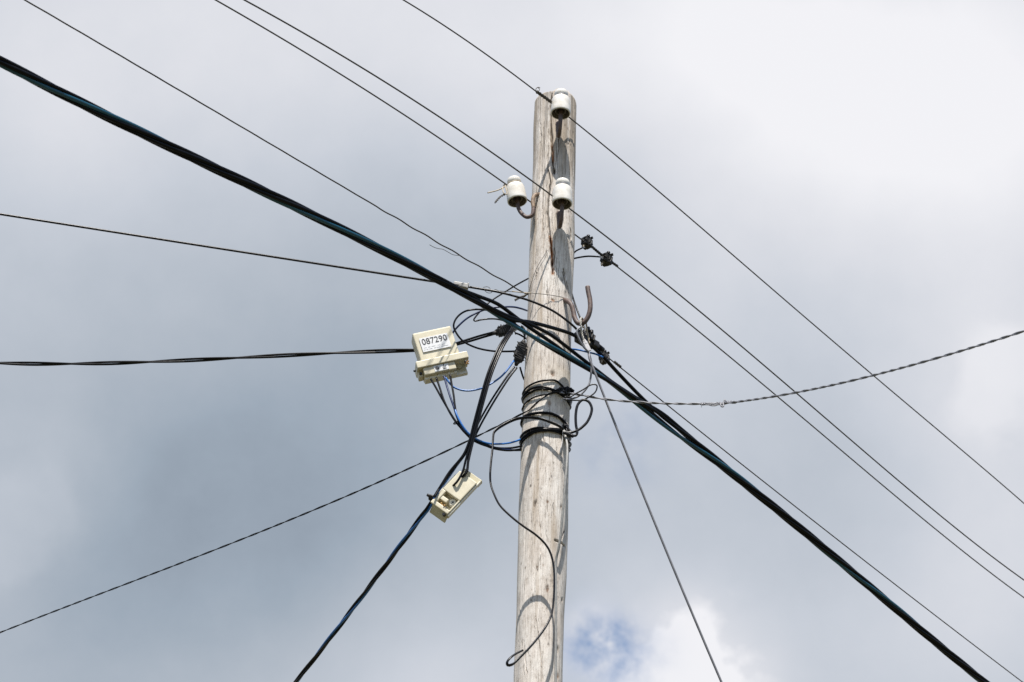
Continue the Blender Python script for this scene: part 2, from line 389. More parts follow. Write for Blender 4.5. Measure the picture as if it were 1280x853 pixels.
faces = [tuple(map(int, f)) for f in q]+[(int(idx[-1, k]), int(idx[-1, (k+1) % NC]), NR*NC) for k in range(NC)]
pb = np.array([PX, PY, 0])
me = bpy.data.meshes.new('utility_pole'); me.from_pydata([tuple(p) for p in (verts-pb)], [], faces)
me.polygons.foreach_set('use_smooth', [True]*len(me.polygons))
for nm, arr in (('stain', stain), ('rot', rot)):
    at_ = me.attributes.new(nm, 'FLOAT', 'POINT'); at_.data.foreach_set('value', np.append(arr.reshape(-1), 0).astype(np.float32))
me.update()
pole = bpy.data.objects.new('utility_pole', me); col.objects.link(pole); pole.location = tuple(pb)
tag(pole, 'weathered grey wooden utility pole with long cracks, carrying all wires', 'pole')
wm = bpy.data.materials.new('weathered_wood'); wm.use_nodes = True; t = wm.node_tree; b = t.nodes['Principled BSDF']
def nd(kind, **kw):
    n = t.nodes.new(kind)
    for k, v in kw.items(): setattr(n, k, v)
    return n
def mp(scale):
    n = nd('ShaderNodeMapping'); n.inputs['Scale'].default_value = scale; t.links.new(tco.outputs['Object'], n.inputs[0]); return n.outputs[0]
def nz(vec, scale, detail=6, rough=.6, dist=0):
    n = nd('ShaderNodeTexNoise'); n.inputs['Scale'].default_value = scale; n.inputs['Detail'].default_value = detail
    n.inputs['Roughness'].default_value = rough; n.inputs['Distortion'].default_value = dist; t.links.new(vec, n.inputs['Vector']); return n.outputs['Fac']
def rp(src, stops):
    n = nd('ShaderNodeValToRGB'); e = n.color_ramp.elements
    e[0].position, e[0].color = stops[0][0], (*stops[0][1], 1); e[1].position, e[1].color = stops[-1][0], (*stops[-1][1], 1)
    for p, c in stops[1:-1]:
        q_ = e.new(p); q_.color = (*c, 1)
    t.links.new(src, n.inputs[0]); return n.outputs[0]
def mixc(fac, a, bb, mode='MIX'):
    n = nd('ShaderNodeMix', data_type='RGBA', blend_type=mode)
    for sock, v in ((n.inputs[0], fac), (n.inputs[6], a), (n.inputs[7], bb)):
        if isinstance(v, (int, float)): sock.default_value = v
        elif isinstance(v, tuple): sock.default_value = (*v, 1)
        else: t.links.new(v, sock)
    return n.outputs[2]
tco = nd('ShaderNodeTexCoord')
grain = nz(mp((1, 1, .035)), 260, 6, .65, .3)
patch = nz(mp((1, 1, .28)), 16, 5, .55)
fibre = nz(mp((1, 1, .05)), 120, 4, .7)
speck = nz(mp((1, 1, .22)), 300, 3, .6)
basec = rp(patch, [(.28, (.50,.445,.39)), (.45, (.60,.55,.50)), (.70, (.67,.64,.60))])
basec = mixc(.75, basec, rp(grain, [(.30, (.50,.48,.455)), (.46, (.90,.89,.88)), (.70, (1.08,1.08,1.08))]), 'MULTIPLY')
basec = mixc(rp(fibre, [(.60, (0,0,0)), (.70, (.8,.8,.8))]), basec, (.20,.165,.125))
basec = mixc(rp(speck, [(.66, (0,0,0)), (.72, (.85,.85,.85))]), basec, (.11,.09,.07))
mott = nz(mp((1, 1, .45)), 75, 6, .7)
basec = mixc(.8, basec, rp(mott, [(.33, (.66,.63,.60)), (.50, (.97,.97,.97)), (.70, (1.10,1.10,1.10))]), 'MULTIPLY')
pits = nz(mp((1, 1, .30)), 520, 2, .5)
basec = mixc(rp(pits, [(.66, (0,0,0)), (.73, (.7,.7,.7))]), basec, (.13,.105,.08))
streak = nz(mp((1, 1, .06)), 34, 3, .5)
sxyz = nd('ShaderNodeSeparateXYZ'); t.links.new(tco.outputs['Object'], sxyz.inputs[0])
upr = nd('ShaderNodeMapRange'); upr.inputs['From Min'].default_value = 6.3; upr.inputs['From Max'].default_value = 7.3
upr.inputs['To Min'].default_value = -.035; upr.inputs['To Max'].default_value = .11; t.links.new(sxyz.outputs['Z'], upr.inputs['Value'])
def addn(a, b_):
    n = nd('ShaderNodeMath', operation='ADD'); t.links.new(a, n.inputs[0]); t.links.new(b_, n.inputs[1]); return n.outputs[0]
basec = mixc(rp(addn(streak, upr.outputs[0]), [(.55, (0,0,0)), (.70, (.62,.62,.62))]), basec, (.30,.235,.165))
st2 = nz(mp((1, 1, .045)), 62, 4, .65)
basec = mixc(rp(addn(st2, upr.outputs[0]), [(.60, (0,0,0)), (.70, (.7,.7,.7))]), basec, (.185,.16,.135))
fine = nz(mp((1, 1, .5)), 900, 2, .6)
basec = mixc(.7, basec, rp(fine, [(.34, (.62,.60,.58)), (.48, (1,1,1)), (.7, (1.06,1.06,1.06))]), 'MULTIPLY')
ats = nd('ShaderNodeAttribute', attribute_name='stain'); atr = nd('ShaderNodeAttribute', attribute_name='rot')
basec = mixc(ats.outputs['Fac'], basec, (.060,.043,.031))
basec = mixc(atr.outputs['Fac'], basec, (.27,.125,.055))
t.links.new(basec, b.inputs['Base Color']); b.inputs['Roughness'].default_value = .85; b.inputs['Specular IOR Level'].default_value = .2
bmp = nd('ShaderNodeBump'); bmp.inputs['Strength'].default_value = .55; bmp.inputs['Distance'].default_value = .0022
hh = nd('ShaderNodeMath', operation='ADD'); t.links.new(grain, hh.inputs[0]); t.links.new(fibre, hh.inputs[1])
t.links.new(hh.outputs[0], bmp.inputs['Height']); t.links.new(bmp.outputs[0], b.inputs['Normal'])
me.materials.append(wm)

# ------------------------------------------------------------------ insulators
RIM1, RIM2, RIM3 = at(700.8, 142.5, .168), at(702.6, 255.5, .168), at(646.8, 252.3, .055)
def make_insulator():
    r = empty('insulator', (0, 0, 0), 'x', 'insulator', 'white porcelain insulators on the pole')
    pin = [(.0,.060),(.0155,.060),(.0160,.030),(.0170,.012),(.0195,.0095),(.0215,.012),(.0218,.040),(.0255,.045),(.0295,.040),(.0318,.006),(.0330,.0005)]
    prof = [(.0330,.0005),(.0350,-.0005),(.0368,.0015),(.0375,.006),
            (.0372,.018),(.0362,.050),(.0348,.064),(.0318,.0715),(.0262,.0745),(.0232,.0775),(.0228,.0815),(.0240,.0855),(.0256,.0880),(.0260,.0960),(.0248,.1035),(.0205,.1075),(.0100,.1090),(.0,.1092)]
    b_ = MB().lathe(prof, 48).build('porcelain_body', M['porcelain'], r)
    MB().lathe(pin, 48).build('inner_cup', M['cup_shade'], r)
    hk = smooth([(0, y, z) for y, z in ((0,.05),(0,-.016),(.006,-.042),(.021,-.066),(.042,-.071),(.058,-.054),(.064,-.022),(.067,.003),(.076,.018),(.105,.024))], .004)
    MB().tube(hk, .0078, 14).build('hook', M['rust'], r)
    return r
def face_pole(p):      # rotation about z that turns local +Y from p to the pole axis
    d = np.array([PX, PY])-p[:2]; return math.atan2(-d[0], d[1])
def tie(root, mt, kind):
    t_ = MB()
    lim = [(.0245*math.cos(a), .0245*math.sin(a), .0795+.0012*math.sin(3*a)) for a in np.linspace(0, 2*math.pi, 40)]
    t_.tube(lim, .0027 if kind == 0 else .0031, 8); t_.tube([(x*1.03, y*1.03, z-.0042) for x, y, z in lim], .0018, 8)
    t_.build('tie_wire', mt, root)
ins = make_insulator()
ins.location = tuple(RIM1); ins.rotation_euler = (0, 0, face_pole(RIM1)); i1 = ins
i2 = dup(ins); i2.location = tuple(RIM2); i2.rotation_euler = (0, 0, face_pole(RIM2)-.06)
i3 = dup(ins); i3.location = tuple(RIM3); i3.rotation_euler = (Matrix.Rotation(R(-9.5), 3, 'Y') @ Matrix.Rotation(face_pole(RIM3), 3, 'Z')).to_euler()
for ch in list(i3.children):
    if ch.name.startswith('hook'): bpy.data.objects.remove(ch)
def into(o, root):
    # vertices were written in world space: turn them into the root's own space
    o.data.transform(Matrix.LocRotScale(root.location, root.rotation_euler, None).inverted()); o.parent = root; return o
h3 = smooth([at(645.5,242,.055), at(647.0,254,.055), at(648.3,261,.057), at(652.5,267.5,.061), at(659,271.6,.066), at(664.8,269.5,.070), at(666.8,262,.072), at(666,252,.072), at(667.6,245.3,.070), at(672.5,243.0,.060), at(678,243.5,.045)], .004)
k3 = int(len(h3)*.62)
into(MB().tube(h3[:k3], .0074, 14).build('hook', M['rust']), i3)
into(MB().tube(h3[k3-1:], .0075, 14).build('hook_shank', M['rustlit']), i3)
i1['label'] = 'topmost white porcelain insulator, at the very tip of the pole'
i2['label'] = 'white insulator on the pole front, directly below the topmost one'
i3['label'] = 'tilted white insulator on a curved hook beside the pole, with loose tan tie wire'
tie(i1, M['steel'], 0); tie(i2, M['steel'], 0); tie(i3, M['tan'], 1)

# ------------------------------------------------------------------ spans
def span(pts, az, org, deg=2, ext0=0.0, ext1=0.0, step=.05, ts=None):
    """fit a sagging curve through traced points inside an upright plane; returns a list of world points"""
    org = np.array(org, float); dv = np.array([math.sin(az), math.cos(az), 0])
    W = [plane(x, y, az, org) for x, y in pts]
    s_ = np.array([(p-org)@dv for p in W]); z_ = np.array([p[2] for p in W])
    c = np.polyfit(s_, z_, deg); dc = np.polyder(c)
    def zz(s):
        lo, hi = s_.min(), s_.max()
        if s < lo: return np.polyval(c, lo)+np.clip(np.polyval(dc, lo), -.16, .16)*(s-lo)
        if s > hi: return np.polyval(c, hi)+np.clip(np.polyval(dc, hi), -.16, .16)*(s-hi)
        return np.polyval(c, s)
    a, b_ = s_.min()-ext0, s_.max()+ext1
    n = int((b_-a)/step)+2
    ss = np.linspace(a, b_, n)
    return [org*np.array([1, 1, 0])+dv*s+np.array([0, 0, zz(s)]) for s in ss], ss, zz, (org, dv)
def single(name, pts, r, mt, label, cat, group=None, n=10, flat=None):
    base = pts[len(pts)//2]
    return tag(MB().tube(pts, r, n, flat).build(name, mt, base=base), label, cat, group)
AZL = R(43)
LG = 'bare line wires crossing the sky'
o1 = RIM1+np.array([0, .034, 0]); o2 = RIM2+np.array([0, .034, 0]); o3 = RIM3+np.array([0, .034, 0]); o4 = np.array([PX, PY+.145, 0])
p1, *_ = span([(505,0),(580,50),(640,92),(676,119),(713,147),(986,380),(1091,468.6),(1280,629.5)], AZL, o1, 4, 9, 25)
single('line_wire', p1, .0026, M['darkwire'], 'highest bare wire, tied to the topmost insulator', 'wire', LG, 8)
p2, *_ = span([(310,0),(470,103),(627.7,199),(690,239.6),(714.6,259),(800,331),(860,380),(991,490),(1198,660),(1280,726.7)], AZL, o2, 4, 9, 25)
single('line_wire', p2, .0028, M['darkwire'], 'bare wire passing behind the front insulator below the topmost one', 'wire', LG, 8)
p3, *_ = span([(272,0),(440,106),(590,202),(634,230),(662,249),(718,291),(780,340),(860,405.6),(968,495),(1170,660),(1280,748)], AZL, o3, 4, 9, 25)
single('line_wire', p3, .0027, M['darkwire'], 'bare wire from the tilted insulator, behind the pole, through two black clamps', 'wire', LG, 8)
p4, *_ = span([(30,0),(180,86),(337,180),(451,247.5),(507.5,281),(560,309),(604,336),(643,358.5),(658,369)], AZL, o4, 3, 9, 0.1, step=.02)
p4 = [p+np.array([0, 0, .0022*math.sin(i*.9)*(1 if i > len(p4)-45 else .15)]) for i, p in enumerate(p4)]
single('line_wire', p4, .0024, M['copper'], 'kinked brownish wire ending at the pole from upper left', 'wire', LG, 8)
p5, *_ = span([(735,428),(757,444),(775,458.4),(860,526.7),(899,560),(1029,660),(1277,852)], AZL, o4-np.array([0, .03, 0]), 2, 0.05, 25)
single('line_wire', p5, .0023, M['copper'], 'lowest bare wire on the lower right, ending in a black clamp by the hook', 'wire', LG, 8)

# sleeve where the top wire is spliced to its insulator
def seg_between(pts, x0, x1):
    res = []
    for p in pts:
        d = p-CAM; x = 640+FPX*(d@RT)/(d@FW)
        if x0 <= x <= x1: res.append(p)
    return res
s1, *_ = span([(671,115),(680,121),(690,128.5)], AZL, o1-np.array([.002, .004, 0]), 1, 0, 0, .005)
mb = MB().tube(s1, [.0060*(1+.25*math.sin(i*2.2)) for i in range(len(s1))], 10)
q0 = s1[0]
mb.tube(smooth([q0, q0+np.array([-.004,0,.012]), q0+np.array([.004,.0,.022]), q0+np.array([.012,0,.02])], .003), .0013, 6)
mb.tube(smooth([q0+np.array([.006,0,0]), q0+np.array([.010,0,.014]), q0+np.array([.002,.0,.02])], .003), .0013, 6)
tag(mb.build('splice_sleeve', M['copper'], base=q0), 'lumpy grey wire splice with frayed end beside the topmost insulator', 'splice')
# tan tie tail and twisted dark tail at the tilted insulator
mb = MB().tube(smooth([at(637,228,.03), at(630,234,.06), at(622,238,.07), at(609.5,241.3,.08)], .004), .0024, 8)
mb.tube(smooth([at(630,231,.07), at(628.5,236,.08), at(630,242,.085), at(633.5,243,.08), at(632.5,236,.075), at(631,231,.07)], .003), .0022, 8)
c_ = smooth([at(632,243,.08), at(626,246,.08), at(619,253.5,.08)], .0015)
tw = MB()
for ph in (0, math.pi):
    tw.tube([p+.0026*np.array([math.cos(i*.55+ph), 0, math.sin(i*.55+ph)]) for i, p in enumerate(c_)], .0022, 6)
mb.build('loose_tail', M['tan'], None)
lt = bpy.data.objects['loose_tail']; lt.parent = i3; lt.matrix_parent_inverse = Matrix.Identity(4)
def reparent_world(o, root):
    """vertices were written in world space: turn them into the root's own space"""
    mw = Matrix.LocRotScale(root.location, root.rotation_euler, None).inverted()
    o.data.transform(mw); o.parent = root
reparent_world(lt, i3)
tt_ = tw.build('twisted_tail', M['darkwire'], None); reparent_world(tt_, i3)

# ------------------------------------------------------------------ the thick aerial bundle
AZB = R(44); ob = np.array([PX, PY-.19, 0])
main = [(0,77.5),(100,127),(180,168),(268,207),(320,237),(385.6,267),(455,303),(522,338),(570,362),(606.5,381.5),(660,413),(707,444),(754,475),(800.6,509),(847.5,540.5),(875,560),(903,582),(942,615),(994,658.5),(1073,720),(1186,816),(1227,851)]
pm, ss, zz, (oo, dv) = span(main, AZB, ob, 5, 6, 25, .03)
bc = empty('bundled_cable', ob*np.array([1,1,0])+np.array([0,0,zz(0)]), 'thick bundle of black and teal cables sweeping across the front of the pole', 'cable')
nrm = np.array([math.cos(AZB), -math.sin(AZB), 0])
def dz_of(pts):
    W = [plane(x, y, AZB, ob) for x, y in pts]; s_ = np.array([(p-oo)@dv for p in W]); d_ = np.array([p[2]-zz(s) for p, s in zip(W, s_)])
    o = np.argsort(s_); return s_[o], d_[o]
trA = dz_of([(640,400.5),(650,401),(660,402),(683,408.5),(714,418),(740,433),(749,440.5),(772.5,464.5),(800.6,493),(824,516),(847.5,537),(872,557)])
trB = dz_of([(635,396.5),(648,400.5),(662,406),(690,420),(718,441),(740,457),(765,476),(800,500),(826,517),(850,539),(872,557)])
trC = dz_of([(620,380),(660,409),(690,428),(712,444),(740,461),(770,482),(800,505),(826,521),(850,540),(872,557)])
def off(tr, s, ext=.35):
    s_, d_ = tr
    v = np.interp(s, s_, d_)
    lo, hi = s_[0], s_[-1]
    if s < lo: v = d_[0]*max(0, 1-(lo-s)/ext)**2
    if s > hi: v = d_[-1]*max(0, 1-(s-hi)/ext)**2
    return v
def sm_off(tr, s): return sum(off(tr, s+k*.02) for k in (-1.5, -.75, 0, .75, 1.5))/5
PITCHB = .92
for k, (tr, mt, rr) in enumerate(((trA, 'black', .0068), (trB, 'black', .0066), (trC, 'black', .0067), (None, 'black', .0065), (None, 'teal', .0066))):
    pts = []
    for s in ss:
        ph = 2*math.pi*(s/PITCHB+k/5.0)+.35+.5*math.sin(s*1.7)+1.7*min(1, max(0, (-s-.35)/.8))
        mid = math.exp(-((s-.02)/.55)**2)
        Rr = .0097*(1-(.75*mid if tr is not None else .25*mid))
        p = oo*np.array([1,1,0])+dv*s+np.array([0, 0, zz(s)])
        if tr is not None: p[2] += sm_off(tr, s)
        p = p + nrm*(Rr*math.cos(ph)) + np.array([0, 0, Rr*math.sin(ph)])
        pts.append(p)
    MB().tube(pts, rr, 12).build('conductor', M[mt], bc, base=bc.location)

# ------------------------------------------------------------------ cables from the left
def twist(pts, n, Rr, pitch, phase=0.0):
    P = [np.array(p) for p in pts]; d = np.concatenate([[0], np.cumsum([np.linalg.norm(P[i+1]-P[i]) for i in range(len(P)-1)])])
    outl = [[] for _ in range(n)]
    for i, p in enumerate(P):
        T = P[min(i+1, len(P)-1)]-P[max(i-1, 0)]; T = T/np.linalg.norm(T)
        u = np.cross(T, [0, 0, 1.0]); u /= max(np.linalg.norm(u), 1e-6); v = np.cross(T, u)
        for k in range(n):
            a = 2*math.pi*(d[i]/pitch+k/n)+phase+.55*math.sin(d[i]/pitch*1.7)+.35*math.sin(d[i]/pitch*.83+1)
            outl[k].append(p+Rr*(u*math.cos(a)+v*math.sin(a)))
    return outl
# flat phone cable, sleeve, then over the pole's front to the hook
azc = R(-97); oc = at(585, 358.6, .12)
pc, *_ = span([(0,268),(160,292.5),(320,318.5),(462,339.4),(535,351.3),(585,358.6)], azc, oc, 2, 0, 25, .05)
pc = sorted(pc, key=lambda p: p[0])
tail = [at(600,361.2,.125), at(620.6,364.7,.13), at(640,369.5,.13), at(662,376,.125), at(690,388.2,.115), at(709,401.3,.10), at(720,411,.085), at(727,420,.075)]
ph = empty('overhead_cable', oc, 'single black cable from far left, with a grey sleeve, crossing the pole front', 'cable')
MB().tube(pc+smooth([pc[-1]]+tail, .01)[1:], .0043, 10).build('sheath', M['dull'], ph, base=oc)
a_, b_ = at(568,355.6,.12), at(584.6,358.4,.12)
dd = (b_-a_)/np.linalg.norm(b_-a_); rotm = Matrix((tuple(dd), tuple(np.cross([0,0,1.0], dd)), (0,0,1))).transposed()
rotm = Vector(dd).to_track_quat('X', 'Z').to_matrix()
MB().box((a_+b_)/2, (.055, .015, .019), .003, rotm).box(b_, (.006, .018, .023), .002, rotm).build('sleeve', M['sleeve'], ph, base=oc)
# thin bare messenger with small frayed loops, over the pole to the hook
mp_ = [at(604,360.5,.115), at(613,363,.115), at(630,364.3,.105), at(645,365.2,.10), at(660,366.2,.095), at(690,369.4,.09), at(707,373.5,.06), at(710,377,.05)]
mb = MB().tube(smooth(mp_, .008), .0011, 6)
mb.tube(smooth([at(604,359.5,.12), at(609,358.6,.12), at(612.5,360.5,.12), at(612.5,363.5,.12), at(617,363.8,.12), at(622,364,.12)], .004), .0010, 6)
mb.tube(smooth([at(606,363.5,.125), at(609,366,.125), at(613,366.5,.125), at(617,363.5,.125), at(620,362,.12), at(623,364,.12)], .004), .0010, 6)
tag(mb.build('messenger_wire', M['copper'], base=mp_[0]), 'very thin frayed wire running over the pole front to the empty hook', 'wire')
c1 = [at(640,364.2,.10), at(648,365.3,.10), at(658,366.3,.10), at(664,366.8,.098)]
tag(MB().tube(smooth(c1, .006), .0019, 6).build('tie_wire', M['tan'], base=c1[0]), 'short straw coloured tie wire at the left edge of the pole', 'wire')
c1 = smooth([at(660,366.5,-.06), at(655,370.5,-.04), at(650,372,-.02), at(644,375.5,0)], .0025)
mb = MB()
for ph_ in (0, math.pi): mb.tube([p+.0028*np.array([math.cos(i*.8+ph_), 0, math.sin(i*.8+ph_)]) for i, p in enumerate(c1)], .0024, 6)
tag(mb.build('wire_tail', M['darkwire'], base=c1[0]), 'short dark twisted wire tail left of the pole under the kinked wire end', 'wire')
c1 = [plane(531,301.5,AZL,o4+np.array([0,-.02,0]))]
fr = [(537,306.3),(543,309.5),(548,311),(554,312),(560,315.3),(566,318.5),(575.6,319.8)]
c1 = [plane(x, y, AZL, o4+np.array([0, -.01, 0])) for x, y in fr]
tag(MB().tube(smooth(c1, .006), .0010, 6).build('stray_strand', M['copper'], base=c1[0]), 'hair thin loose strand peeling off the kinked wire', 'wire')

# twin cable to the numbered box
azd = R(-85); od = at(545, 437.5, .005)
pd_, *_ = span([(0,454),(130,454.3),(220,451.5),(300,447.3),(380,442.5),(430,441),(480,439.8),(520,438.7),(545,437)], azd, od, 3, 0, 25, .03)
pd_ = sorted(pd_, key=lambda p: p[0])
cont = [at(560,433,.012), at(572,429.8,.015), at(590,424.5,.02), at(605,420,.02), at(618,416.5,.02)]
full = pd_+smooth([pd_[-1]]+cont, .01)[1:]
tc_ = empty('twin_cable', od, 'loosely twisted pair of cables from the left, passing behind the numbered box', 'cable')
for k, st in enumerate(twist(full, 2, .0042, .62, 1.9)):
    MB().tube(st, .0041, 8).build('strand', M['black' if k == 0 else 'dull'], tc_, base=od)

# twisted pair from lower left, tied round the pole
azt = R(-52); ot = at(662, 508.5, .06)
pt_, *_ = span([(0,790.5),(140,738),(250,695.5),(330,661.5),(440,615.5),(520,582.5),(581,555),(619.5,536.8),(642,523.5),(662,508.8)], azt, ot, 3, 0, 12, .008)
pt_ = sorted(pt_, key=lambda p: p[0])
pt_ = pt_+smooth([pt_[-1], at(675,500.5,.088), at(688.6,491.8,.098), at(700,490,.095)], .008)[1:]
tl = empty('twisted_cable', ot, 'thin twisted pair running from lower left to the upper binding on the pole', 'cable', 'thin twisted pairs tied to the pole')
for k, st in enumerate(twist(pt_, 2, .0018, .14)):
    MB().tube(st, .0018, 6).build('strand', M['dull' if k else 'black'], tl, base=ot)
# twisted pair to the right with a messy splice
azr = R(147); 
A_ = [at(700,491,.092), at(712,491.6,.07), at(732,495,.075), at(751,498.4,.08), at(781,501.6,.09), at(822,504.1,.11), at(862,505,.125), at(905,504.6,.14)]
orr = A_[-1]
pr, *_ = span([(905,504.6),(923.4,502),(960,496.6),(1017.5,486.6),(1089.7,470),(1148.7,454),(1221,432.5),(1280,414.2)], azr, orr, 3, 0, 5, .02)
pr = sorted(pr, key=lambda p: p[0])
path = smooth(A_, .008)[:-1]+pr
tr_ = empty('twisted_cable', A_[0], 'grey twisted pair rising to the right edge with a lumpy splice', 'cable', 'thin twisted pairs tied to the pole')
for k, st in enumerate(twist(path, 2, .0023, .10)):
    MB().tube(st, .0024, 6).build('strand', M['gray_sheath'], tr_, base=A_[0])
mb = MB()
cs = [at(877,505,.13)]+[at(x, y, .145) for x, y in ((884,504.5),(892,505.5),(898,504),(905,505),(912,502.5),(920,502.5))]
for k in range(4):
    c1 = smooth(cs, .002)
    mb.tube([p+(.0042+.0022*math.sin(i*.21+k))*np.array([math.cos(i*.33+k*1.57), .3, math.sin(i*.33+k*1.57)]) for i, p in enumerate(c1)], .0019, 6)
mb.tube(smooth([at(900,504,.15), at(902,508.5,.155), at(904,508.6,.155), at(904.5,503,.15), at(906,500,.15), at(908,503,.15)], .003), .0026, 6)
mb.tube(smooth([at(877,505,.14), at(876.6,507,.14), at(877,509.4,.14)], .003), .0009, 5)
mb.build('splice', M['gray_sheath'], tr_, base=A_[0])

# ------------------------------------------------------------------ clamps and connectors
def frame(d, upv=(0, 0, 1)):
    x = Vector(d).normalized(); z = Vector(upv); z = (z-x*z.dot(x)).normalized(); y = z.cross(x)
    return Matrix((x, y, z)).transposed()
def make_clamp():
    """piercing clamp: two ribbed jaws round the wire, shear bolt hanging under them"""
    r = empty('cable_clamp', (0, 0, 0), 'x', 'clamp', 'black piercing clamps on the wires')
    b_ = MB().box((0,0,.006), (.034,.026,.016), .003).box((0,0,-.010), (.036,.024,.014), .003).box((.004,.010,-.002), (.020,.016,.034), .003)
    rj = random.Random(5)
    for i in range(12): b_.box((rj.uniform(-.016,.016), rj.uniform(-.014,.012), rj.uniform(-.014,.017)), (rj.uniform(.004,.010),rj.uniform(.008,.016),rj.uniform(.004,.010)), .0012, Matrix.Rotation(rj.uniform(-.7,.7), 3, 'Y') @ Matrix.Rotation(rj.uniform(-.7,.7), 3, 'Z'), seg=1)
    for i in range(3): b_.box((-.010+.009*i, -.013, -.003+.003*(i % 2)), (.0035,.006,.020-.005*(i % 2)), .0008, Matrix.Rotation(.3*(i-1), 3, 'Y'), seg=1)
    for a in range(7):
        an = a*.9; b_.box((.019*math.cos(an), -.004+.006*math.sin(a*2), .016*math.sin(an)), (.007,.012,.006), .001, Matrix.Rotation(an, 3, 'Y'), seg=1)
    b_.build('jaw', M['lugblk'], r)
    b2 = MB().cyl((-.008,.002,-.012), (-.013,.001,-.024), .0050, .0044, 6).cyl((-.013,.001,-.024), (-.017,.000,-.037), .0036, .0022, 6)
    b2.build('bolt', M['bolt'], r)
    b3 = MB().cyl((-.006,-.010,.012), (-.006,-.011,.021), .0065, .006, 6); b3.build('cap', M['dull'], r)
    return r
CG = None
clampA = make_clamp()
def put(root, p, d, label, s=1.0, upv=(0, 0, 1)):
    root.location = tuple(p); root.rotation_euler = frame(d, upv).to_euler(); root.scale = (s, s, s); root['label'] = label; return root
dirw = np.array([math.sin(AZL), math.cos(AZL), -.07])
put(clampA, plane(733.5,303,AZL,o3), dirw, 'upper of two black clamps on the wire right of the pole', 1.12)
c2_ = put(dup(clampA), plane(758,324,AZL,o3), dirw, 'lower of two black clamps on the wire right of the pole', 1.18, (.15, 0, 1))
c3_ = put(dup(clampA), plane(755,447,AZL,o4-np.array([0,.03,0])), dirw, 'black clamp on the lowest bare wire, with a blue lead entering it', 1.08, (-.2, 0, 1))
for nm, pts, r_, mt, lab in (
    ('clamp_spacer', [plane(738,307,AZL,o3), plane(745,313,AZL,o3), plane(752,319,AZL,o3)], .0052, 'lugblk', 'black sleeve joining the two clamps on the wire'),
    ('wire_sleeve', [plane(763,327,AZL,o3), plane(766,329,AZL,o3), plane(772,333,AZL,o3)], .0050, 'lugblk', 'small black sleeve on the wire just beyond the lower clamp'),
    ('wire_sleeve', [plane(768,452.5,AZL,o4-np.array([0,.03,0])), plane(772,456,AZL,o4-np.array([0,.03,0])), plane(776,459,AZL,o4-np.array([0,.03,0]))], .0052, 'copper', 'small dark sleeve on the lowest bare wire beyond its clamp')):
    P_ = smooth(pts, .003)
    single(nm, P_, [r_*(1+.22*math.sin(i*1.9)) for i in range(len(P_))], M[mt], lab, 'sleeve')
# black leads from those clamps round behind the pole
single('lead_wire', smooth([plane(731,309,AZL,o3), at(726,311,-.03), at(720,314,-.05), at(715,319,-.075), at(706,326,-.10)], .006), .0030, M['black'], 'short curved black lead from the upper clamp to the pole', 'wire', 'thin leads around the pole')
single('lead_wire', smooth([plane(754,323.5,AZL,o3), at(746,321.0,-.03), at(735,320.6,-.05), at(725,321.8,-.065), at(715,324,-.08), at(704,327,-.10)], .006), .0032, M['black'], 'nearly level black lead from the lower clamp to the pole', 'wire', 'thin leads around the pole')
single('lead_wire', smooth([at(706,338,-.10), at(712,355,-.09), at(715.5,370,-.055), at(720,384,-.03), at(725,397,-.01), at(731,411,.02), at(735,421,.03)], .006), .0033, M['black'], 'black lead coming down behind the empty hook to the big clamp', 'wire', 'thin leads around the pole')
single('lead_wire', smooth([at(706,438,-.09), at(716,436.8,-.04), at(725,438,-.02), at(735,440.5,-.01), at(745,443,0), at(754,447,.0)], .006), .0034, M['blue'], 'bright blue lead emerging behind the pole to the clamp on its right', 'wire', 'thin leads around the pole')

def make_splice():
    """long parallel-groove splice: black ribbed body with bolts along it"""
    r = empty('cable_splice', (0, 0, 0), 'x', 'splice', 'long black splices left of the pole')
    b_ = MB().box((0,0,0), (.085,.026,.026), .005).box((.004,-.004,.014), (.060,.020,.012), .003).box((-.006,.003,-.014), (.052,.022,.012), .003)
    for i in range(9): b_.box((-.034+.0085*i, -.011, .004+.003*math.sin(i*2.1)), (.0042,.008,.0275), .001, Matrix.Rotation(.25*math.sin(i*1.7), 3, 'Y'), seg=1)
    for i in range(6):
        x = -.03+.012*i; b_.cyl((x, -.006, .012), (x+.003, -.007, .0225+.003*(i % 2)), .0030, .0022, 6)
        b_.cyl((x+.004, -.004, -.012), (x+.002, -.006, -.0235-.004*(i % 2)), .0026, .0015, 6)
    b_.cyl((-.040,0,0), (-.058,0,-.001), .010, .006, 10).cyl((.040,0,0), (.055,.002,.002), .010, .007, 10)
    b_.build('ribbed_body', M['lugblk'], r)
    return r
sp1 = make_splice(); pa, pb_ = at(617,416.5,.02), at(645,409.5,.0)
put(sp1, at(632,413,.02), pb_-pa, 'black ribbed splice lying nearly level between numbered box and pole', .92, (0, -.3, 1))
sp2 = dup(sp1)
put(sp2, at(650.3,441,.03), at(657.5,421,.03)-at(643.5,461,.03), 'black ribbed splice standing upright against the left edge of the pole', .98, (-1, -.4, .2))
